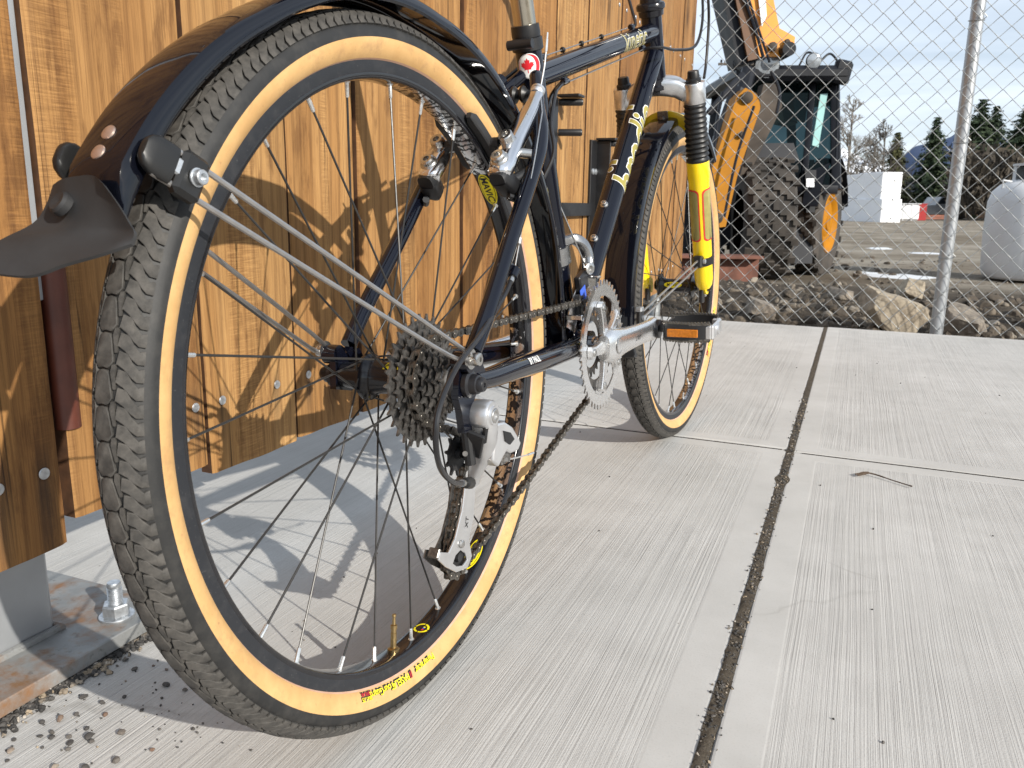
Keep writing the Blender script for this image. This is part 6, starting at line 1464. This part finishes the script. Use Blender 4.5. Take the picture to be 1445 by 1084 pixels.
# boom, going up to the left, and the lower arm
def beam(name, pts, wr, mats, D=None):
    m = MB(); m.tube(pts, wr, 4, up=F2, power=2); return dpart(name, m, mats)
quad_box('boom', [P_(1034, -90, 9.1), P_(1073, -90, 9.1), P_(1100, 40, 9.1), P_(1122, 52, 9.1), P_(1120, 76, 9.1), P_(1100, 80, 9.1), P_(1072, 80, 9.1)], .42, [MT['jcb']])
quad_box('boom_side', [P_(1000, -90, 9.05), P_(1033, -90, 9.05), P_(1072, 84, 9.05), P_(1042, 92, 9.05)], .45, [MT['hosegrey']])
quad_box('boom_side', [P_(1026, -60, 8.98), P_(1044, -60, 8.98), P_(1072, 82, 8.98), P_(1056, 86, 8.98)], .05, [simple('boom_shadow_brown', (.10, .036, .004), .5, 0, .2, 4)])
MT['label'] = simple('white_label', (.74, .76, .78), .4, 0, .05, 3)
quad_box('boom_label', [P_(1064, -60, 9.06), P_(1076, -60, 9.06), P_(1082, 22, 9.06), P_(1075, 38, 9.06)], .02, [MT['label']])
m = MB(); pc = P_(1112, 70, 9.0); m.lathe([(-.05, .0), (-.05, .075), (.30, .075), (.30, 0)], pc, F2, n=16); dpart('boom_pin', m, [MT['machblack']])
quad_box('dipper_arm', [P_(1040, 136, 8.2), P_(1052, 124, 8.2), P_(1068, 132, 8.2), P_(1074, 150, 8.2), P_(1040, 250, 8.2), P_(1024, 320, 8.2), P_(1008, 322, 8.2), P_(1000, 270, 8.2), P_(1004, 240, 8.2)], .30, [MT['jcbshade']])
quad_box('dipper_arm', [P_(1078, 118, 8.6), P_(1098, 118, 8.6), P_(1104, 150, 8.6), P_(1060, 240, 8.6), P_(1044, 250, 8.6)], .20, [MT['mudbrown']])
m = MB(); m.tube([P_(1000, 160, 8.2), P_(1036, 118, 8.2), P_(1048, 106, 8.3)], .035, 8); dpart('hydraulic_hose', m, [MT['machblack']])
m = MB(); m.tube([P_(1004, 240, 8.4), P_(1042, 130, 8.6)], .10, 10); m.tube([P_(1030, 215, 8.6), P_(1056, 100, 8.9)], .08, 10); dpart('hydraulic_ram', m, [MT['machblack']])
m = MB()
for (a, b, c, r) in (((1036, -40), (1062, 30), (1078, 84), .018), ((1044, -40), (1068, 34), (1086, 88), .014), ((1064, 150), (1040, 220), (1022, 306), .014), ((1088, 100), (1100, 130), (1096, 160), .016), ((1020, 130), (1012, 170), (1006, 230), .018)):
    m = MB(); m.tube(bez([P_(*a, 8.02 if a[1] > 90 else 8.95), P_(*b, 8.05 if a[1] > 90 else 8.95), P_(*c, 8.05 if a[1] > 90 else 8.95)], 6), r, 6); dpart('hydraulic_hose', m, [MT['machblack']])
for (px, py, D, r) in ((1054, 138, 8.18, .060), (1012, 308, 8.18, .055), (1090, 66, 9.08, .050), (1110, 60, 9.08, .035), (1046, 190, 8.18, .030)):
    m = MB(); m.lathe([(0, r), (.03, r * .95), (.04, r * .6), (.04, 0)], P_(px, py, D), -F2, n=14); dpart('pivot_pin', m, [MT['mudbrown']])
for i in range(6):
    m = MB(); m.box(P_(1076 + 0 * i, 246 + 8 * i, D0 + .02), (.62, .03, .035), q3); dpart('grille_bar', m, [MT['hosegrey']])
quad_box('warning_sticker', [P_(1138, 252, D0 - .14), P_(1149, 252, D0 - .14), P_(1149, 264, D0 - .14), P_(1138, 264, D0 - .14)], .01, [MT['label']])
quad_box('counterweight', [P_(960, 235, 9.5), P_(1040, 235, 9.5), P_(1046, 345, 9.5), P_(960, 350, 9.5)], 1.4, [MT['machblack']])

# ------------------------------------------------------------------ yard: tank, blocks, container, pickup
MT['tank'] = simple('white_tank_paint', (.62, .63, .64), .45, 0, .06, 3, dirt=(.50, .49, .47), dirt_amt=.15)
tk = P_(1447, 386, 9.6); tk.z = -.30; r_ = .50
tank = empty('gas_tank', Matrix.Translation(tk)); tag(tank, 'white upright gas tank with a collar on top standing on the dirt behind the fence', 'tank')
m = MB(); m.lathe([(0, 0), (0, r_ * .86), (.03, r_ * .90), (.10, r_ * .95), (.55, r_), (.88, r_ * .985), (1.0, r_ * .92), (1.08, r_ * .76), (1.13, r_ * .52), (1.15, 0)], n=48); obj('tank_shell', m, [MT['tank']], tank, sharp=0)
m = MB(); 
for i in range(20):
    if i in (3, 4, 11, 12): continue
    a0, a1 = 2 * math.pi * i / 20, 2 * math.pi * (i + 1) / 20; q = r_ * .55
    m.add([(q * math.cos(a0), q * math.sin(a0), 1.06), (q * math.cos(a1), q * math.sin(a1), 1.06), (q * math.cos(a1), q * math.sin(a1), 1.30), (q * math.cos(a0), q * math.sin(a0), 1.30), (q * .96 * math.cos(a0), q * .96 * math.sin(a0), 1.06), (q * .96 * math.cos(a1), q * .96 * math.sin(a1), 1.06), (q * .96 * math.cos(a1), q * .96 * math.sin(a1), 1.30), (q * .96 * math.cos(a0), q * .96 * math.sin(a0), 1.30)], [(0, 1, 2, 3), (4, 7, 6, 5), (3, 2, 6, 7), (0, 3, 7, 4), (1, 5, 6, 2)])
m.lathe([(1.285, r_ * .57), (1.31, r_ * .57), (1.31, r_ * .50), (1.285, r_ * .50)], n=30); obj('tank_collar', m, [MT['tank']], tank)
m = MB(); d_ = (V(0, 0, 0) - V(.9, .4, 0)).normalized(); c_ = V(-r_ * .72, -r_ * .36, 1.02); m.tube([c_ + V(-.02, -.01, -.02), c_ + V(-.03, -.02, .10), c_ + V(.10, .04, .08)], .014, 6); obj('lifting_lug', m, [MT['tank']], tank)
m = MB(); m.lathe([(.02, r_ * 1.003), (.06, r_ * .965)], n=48); m = MB()
for s in (-.006, .006): pass
sv = MB(); aa = R_(-100); 
for i in range(12):
    z = .06 + .08 * i; q = (r_ * .955 + .02 * min(1, z / .5)) + .004
sv.tube([V(math.cos(aa) * (r_ * (.955 + .045 * min(1, z / .55)) + .002), math.sin(aa) * (r_ * (.955 + .045 * min(1, z / .55)) + .002), z) for z in [.06 + .078 * i for i in range(11)]], .006, 6); obj('tank_seam', sv, [MT['hosegrey']], tank)
MT['foam'] = simple('white_foam', (.80, .81, .83), .8, 0, .03, 2)
fq = Matrix((R2, F2, R2.cross(F2))).transposed()
for (x0, x1, y0, y1, D, lab) in ((1224, 1259, 243, 281, 48, 'upper white foam block of the stack right beside the bare trees'), (1223, 1258, 281, 316, 48, 'lower white foam block of the right-hand stack'), (1200, 1221, 246, 280, 49.5, 'upper white foam block partly hidden by the digger wheel'), (1199, 1220.5, 280.3, 315, 49.5, 'lower white foam block partly hidden by the digger wheel')):
    a, b = P_(x0, y1, D), P_(x1, y0, D); w = (b - a).dot(R2); h = b.z - a.z; m = MB(); rq = fq @ Matrix.Rotation(R_(14), 3, 'Z')
    m.box((0, 0, h / 2), (w * .93, 2.2, h - .03), rq, ch=.03); o = obj('foam_block', m, [MT['foam']], None, Matrix.Translation(((a.x + b.x) / 2, (a.y + b.y) / 2 + 1.0, a.z))); tag(o, lab, 'foam block', 'white foam blocks stacked in the yard')
a = P_(965, 205, 26); m = MB(); m.box((0, 0, 1.25), (6.0, 2.4, 2.5), fq, ch=.04)
for i in range(26): m.box(R2 * (-2.9 + .23 * i) - F2 * 1.21 + V(0, 0, 1.25), (.10, .05, 2.3), fq)
tag(obj('shipping_container', m, [MT['teal']], None, Matrix.Translation((a.x - .9, a.y, -.33))), 'teal shipping container seen behind the digger boom', 'container')
# pickup truck
MT['carpaint'] = simple('silver_grey_car_paint', (.42, .44, .47), .25, .3, .05, 2, coat=.6); MT['carglass'] = simple('dark_car_glass', (.02, .025, .03), .06, 0, .1, 2)
MT['redlamp'] = simple('red_tail_lamp', (.30, .02, .02), .3, 0, .1, 5)
cp_ = P_(1318, 307, 66); cp_.z = -.32; car = empty('pickup_truck', Matrix.Translation(cp_) @ fq.to_4x4() @ Matrix.Rotation(R_(8), 4, 'Z')); tag(car, 'silver grey pickup truck parked far back by the dark house', 'pickup')
m = MB(); m.prism([(-2.5, .55), (-2.5, 1.05), (-.6, 1.12), (-.15, 1.75), (1.1, 1.78), (1.65, 1.15), (2.7, 1.05), (2.75, .5), (2.2, .4), (-2.2, .4)], lambda x, y, h: V(x, h, y), -.9, .9); obj('body', m, [MT['carpaint']], car)
for sg in (-1, 1):
    m = MB(); m.prism([(-.45, 1.2), (-.08, 1.68), (.45, 1.70), (.45, 1.2)], lambda x, y, h: V(x, sg * .9 + h, y), -.01, .01); m.prism([(.52, 1.2), (.52, 1.70), (1.05, 1.70), (1.45, 1.2)], lambda x, y, h: V(x, sg * .9 + h, y), -.012, .012); obj('window', m, [MT['carglass']], car)
for x in (-1.6, 1.75):
    for sg in (-1, 1): m = MB(); m.lathe([(-.12, 0), (-.12, .36), (.12, .36), (.12, 0)], (x, sg * .82, .36), (0, 1, 0), n=20); obj('wheel', m, [MT['machblack']], car)
m = MB(); m.box((-2.52, -.7, .9), (.06, .22, .3)); m.box((-2.52, .7, .9), (.06, .22, .3)); obj('tail_lamp', m, [MT['redlamp']], car)
MT['lumber'] = simple('red_brown_lumber', (.20, .075, .045), .7, 0, .3, 2)
m = MB()
for i in range(3): m.box((0, i * .3, .15 + .16 * (i % 2)), (4.6, .28, .14))
lp_ = P_(1302, 312, 58); lp_.z = -.32; tag(obj('lumber_pile', m, [MT['lumber']], None, Matrix.Translation(lp_) @ fq.to_4x4()), 'low pile of red-brown lumber lying before the pickup', 'lumber')
m = MB(); m.box((0, 0, .55), (1.2, 1.0, 1.1), ch=.03); m.box((0, 0, 1.13), (1.24, 1.04, .05), ch=.01); lp_ = P_(1290, 306, 57); lp_.z = -.32; tag(obj('crate', m, [MT['redlamp']], None, Matrix.Translation(lp_) @ fq.to_4x4()), 'small red bin beside the pickup', 'bin')
m = MB(); m.box((0, 0, .55), (1.7, 1.2, 1.1), ch=.12); m.box((0, 0, 1.12), (1.8, 1.3, .05), ch=.01); m.box((.3, -.61, .55), (.06, .02, 1.1)); m.box((-.3, -.61, .55), (.06, .02, 1.1)); lp_ = P_(1274, 308, 56); lp_.z = -.32; tag(obj('bale', m, [MT['tank']], None, Matrix.Translation(lp_) @ fq.to_4x4()), 'white wrapped bale to the right of the foam stack', 'bale')
# dark house with a gable roof
MT['roofdark'] = simple('dark_shingles', (.030, .033, .042), .8, 0, .25, 1.5); MT['wallbrown'] = simple('brown_house_wall', (.10, .065, .045), .8, 0, .2, 1)
hp_ = P_(1335, 306, 78); hp_.z = -.32; house = empty('house', Matrix.Translation(hp_) @ fq.to_4x4()); tag(house, 'low brown house with a dark gable roof below the tall conifers', 'house')
m = MB(); m.box((0, 0, 1.4), (6.6, 6, 2.8)); obj('wall', m, [MT['wallbrown']], house)
m = MB(); m.prism([(-3.9, 2.3), (-4.1, 2.1), (-1.2, 4.6), (0, 5.0), (1.2, 4.6), (4.1, 2.1), (3.9, 2.3)], lambda x, y, h: V(x, h, y), -3.5, 3.5); obj('roof', m, [MT['roofdark']], house)
for x in (-2.0, .3, 2.1): m = MB(); m.box((x, -3.02, 1.5), (1.2, .08, 1.1)); obj('window', m, [MT['carglass']], house)

# ------------------------------------------------------------------ trees
def leafmat(name, a, b):
    t = NT(name); f = t.noise(.9, detail=5); t.set('Base Color', t.mix(t.ramp(f, (.35, 0.0), (.65, 1.0)), a, b)); t.set('Roughness', .75); t.set('Specular IOR Level', .2); return t.m
MT['needle'] = leafmat('dark_needles', (.020, .034, .020), (.055, .075, .036)); MT['needleolive'] = leafmat('olive_needles', (.05, .055, .025), (.095, .095, .04)); MT['bark'] = simple('grey_bark', (.085, .072, .060), .9, 0, .3, 2); MT['palebark'] = simple('pale_bark', (.20, .18, .155), .9, 0, .25, 2); MT['brush'] = leafmat('bare_brush', (.045, .038, .030), (.085, .072, .056))
def conifer(px, py_top, D, wide, seed, mat, label, zb=-.32):
    top = P_(px, py_top, D); base = V(top.x, top.y, zb); H = top.z - zb; rng = random.Random(seed); t = empty('conifer', Matrix.Translation(base)); tag(t, label, 'tree', 'conifers beyond the yard')
    m = MB(); m.tube([(0, 0, 0), (0, 0, H * .97)], [H * .022, H * .003], 8); obj('trunk', m, [MT['bark']], t)
    c = MB(); n = 74
    for i in range(n):
        z = H * (.05 + .94 * (i / n) ** .9); f = 1 - z / H; L = wide * H * (f ** .8) * rng.uniform(.6, 1.12) + .012 * H; k = 9 if f > .15 else 5
        a0 = rng.uniform(0, 6.28)
        for j in range(k):
            a = a0 + 6.283 * j / k + rng.uniform(-.35, .35); d = V(math.cos(a), math.sin(a), -.20 - .25 * f + rng.uniform(-.15, .15)); l = L * rng.choice((rng.uniform(.35, .8), rng.uniform(.7, 1.15), rng.uniform(.85, 1.3))); s_ = V(-d.y, d.x, 0)
            for q in range(7):
                tq_ = (q + rng.random()) / 7; p = V(0, 0, z) + d * l * tq_; w = l * .17 * (1.25 - tq_) + .010 * H
                for _ in range(2):
                    r1 = s_ * rng.uniform(-1, 1) * w + d * rng.uniform(0, .9) * w + V(0, 0, rng.uniform(-.7, .25)) * w; r2 = s_ * rng.uniform(-1, 1) * w + d * rng.uniform(.2, 1.0) * w + V(0, 0, rng.uniform(-.9, .0)) * w
                    c.add([p, p + r1 * 1.25, p + r2 * 1.25], [(0, 1, 2)])
    obj('crown', c, [mat], t, sharp=0, fix=False); return t
conifer(1324, 162, 72, .33, 1, MT['needle'], 'pointed dark conifer just left of the fence post')
conifer(1389, 136, 76, .50, 2, MT['needle'], 'tallest bushy dark conifer right of the fence post')
conifer(1408, 146, 79, .38, 12, MT['needle'], 'twin-topped dark conifer close behind the tallest one')
conifer(1452, 142, 74, .46, 3, MT['needle'], 'dark conifer cut off by the right edge of the photo')
conifer(1268, 184, 70, .34, 4, MT['needleolive'], 'olive conifer above the white foam stack')
conifer(1352, 215, 95, .30, 5, MT['needle'], 'low dark conifer hidden behind the fence post')
def bare(px, py_top, D, spread, seed, label, zb=-.32, mat='palebark', levels=5):
    top = P_(px, py_top, D); base = V(top.x, top.y, zb); H = top.z - zb; rng = random.Random(seed); t = empty('bare_tree', Matrix.Translation(base)); tag(t, label, 'tree', 'leafless trees beyond the yard')
    m = MB(); m.tube([(0, 0, 0), (.01 * H, 0, H * .4), (0, .01 * H, H * .95)], [H * .016, H * .011, H * .003], 8); obj('trunk', m, [MT[mat]], t); c = MB()
    def grow(p, d, L, r, lv):
        q = p + d * L; mid = p + d * L * .5 + V(rng.uniform(-1, 1), rng.uniform(-1, 1), rng.uniform(-.3, .6)) * L * .07; c.tube([p, mid, q], [r, r * .85, r * .68], 4, caps=False)
        if lv == 0: return
        for _ in range(rng.choice((2, 3, 3, 4))):
            nd = (d + V(rng.gauss(0, .42), rng.gauss(0, .42), rng.gauss(.18, .25)) * spread).normalized(); grow(p + d * L * rng.uniform(.45, 1.0), nd, L * rng.uniform(.55, .78), r * .66, lv - 1)
    for i in range(18):
        z = H * (.20 + .72 * i / 18); a = rng.uniform(0, 6.28); grow(V(0, 0, z), V(math.cos(a) * .75 * spread, math.sin(a) * .75 * spread, .8).normalized(), H * .20 * (1.15 - z / H), H * .0055, levels - 1)
    obj('crown', c, [MT[mat]], t, sharp=0, fix=False)
bare(1206, 130, 62, 1.0, 31, 'tall pale leafless tree just right of the digger cab')
bare(1252, 165, 66, 1.15, 32, 'wide leafless tree behind the foam stack', mat='bark')
bare(1238, 178, 70, 1.1, 33, 'shorter leafless tree between the pale tree and the wide one', mat='bark')
bare(1380, 205, 60, 1.2, 34, 'bare brown bushy tree below the tallest conifer', mat='bark')
bare(1425, 215, 58, 1.2, 35, 'bare brown bushy tree above the white tank', mat='bark')
rng = random.Random(77); c = MB()
for i in range(17000):
    u_ = rng.random()
    if u_ < .45: px, D, hm = rng.uniform(1338, 1560), rng.uniform(58, 70), 5.2
    elif u_ < .8: px, D, hm = rng.uniform(1195, 1700), rng.uniform(84, 95), 4.0
    else: px, D, hm = rng.uniform(850, 1200), rng.uniform(84, 95), 2.4
    p = P_(px, 300, D); p.z = -.32 + max(.1, hm * (.75 + .5 * mnoise.noise(V(px * .03, D * .1, 0))) * rng.random() ** .7)
    a = V(rng.gauss(0, .40), rng.gauss(0, .40), rng.uniform(.3, 1.1)); b = V(rng.gauss(0, .09), rng.gauss(0, .09), 0); c.add([p, p + a + b, p + a - b], [(0, 1, 2)])
tag(obj('undergrowth', c, [MT['brush']], sharp=0, fix=False), kind='stuff', label='brown winter undergrowth along the back of the yard')

# ------------------------------------------------------------------ mountains
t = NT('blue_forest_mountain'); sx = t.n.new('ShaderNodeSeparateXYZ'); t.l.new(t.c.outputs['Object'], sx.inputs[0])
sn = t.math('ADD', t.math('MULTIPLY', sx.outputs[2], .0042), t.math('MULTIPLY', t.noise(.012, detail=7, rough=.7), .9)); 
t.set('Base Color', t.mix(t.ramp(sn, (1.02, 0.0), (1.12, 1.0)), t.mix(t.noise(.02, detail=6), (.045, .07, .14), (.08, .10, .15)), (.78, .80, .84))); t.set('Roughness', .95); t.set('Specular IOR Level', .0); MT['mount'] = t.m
def ridge(prof, D, seed, mat, depth):
    m = MB(); rows = []; pts = []
    for (a, b) in zip(prof[:-1], prof[1:]):
        n = max(2, int((b[0] - a[0]) / 6))
        for i in range(n): tt = i / n; pts.append((a[0] + (b[0] - a[0]) * tt, a[1] + (b[1] - a[1]) * tt + 4 * mnoise.noise(V((a[0] + (b[0] - a[0]) * tt) * .05, seed, 0)) + 2.5 * mnoise.noise(V((a[0] + (b[0] - a[0]) * tt) * .17, seed, 4))))
    for k in range(9):
        s = k / 8; r = []
        for (px, py) in pts:
            q = P_(px, py, D); f = (1 - s) ** 1.15; base = V(q.x, q.y, -5) - F2 * depth * s; z = -5 + (q.z + 5) * f * (1 + .10 * mnoise.noise(V(px * .03, s * 3, seed)) * (0 < k < 8)); r.append(V(base.x, base.y, z))
        rows.append(r)
    m.grid(rows); o = obj('mountain', m, [mat], sharp=0); tag(o, kind='structure'); return o
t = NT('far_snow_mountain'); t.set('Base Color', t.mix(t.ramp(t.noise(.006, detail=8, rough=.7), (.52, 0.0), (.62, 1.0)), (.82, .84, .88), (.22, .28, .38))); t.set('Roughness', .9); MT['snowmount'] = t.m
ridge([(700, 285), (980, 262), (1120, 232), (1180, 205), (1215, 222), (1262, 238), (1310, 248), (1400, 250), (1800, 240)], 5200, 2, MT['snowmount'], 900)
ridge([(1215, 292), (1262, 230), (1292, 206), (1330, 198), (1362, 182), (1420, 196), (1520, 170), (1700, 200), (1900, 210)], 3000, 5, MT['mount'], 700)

# ------------------------------------------------------------------ utility pole with cross-arms seen past the boom
up = P_(1034, 285, 45); pole = empty('utility_pole', Matrix.Translation((up.x, up.y, -.32))); tag(pole, 'utility pole with two cross-arms far behind the digger boom', 'utility pole')
m = MB(); m.tube([(0, 0, 0), (0, 0, 10.5)], [.16, .10], 10); obj('pole', m, [MT['bark']], pole)
for z in (8.2, 7.35):
    m = MB(); m.box((0, 0, z), (2.6, .10, .12), fq); obj('cross_arm', m, [MT['bark']], pole)
    for x in (-1.15, -.65, .65, 1.15): m = MB(); m.lathe([(0, .03), (.10, .06), (.16, .05), (.18, 0)], R2 * x + V(0, 0, z + .05), n=8); obj('insulator', m, [MT['hosegrey']], pole)
bpy.context.view_layer.update()
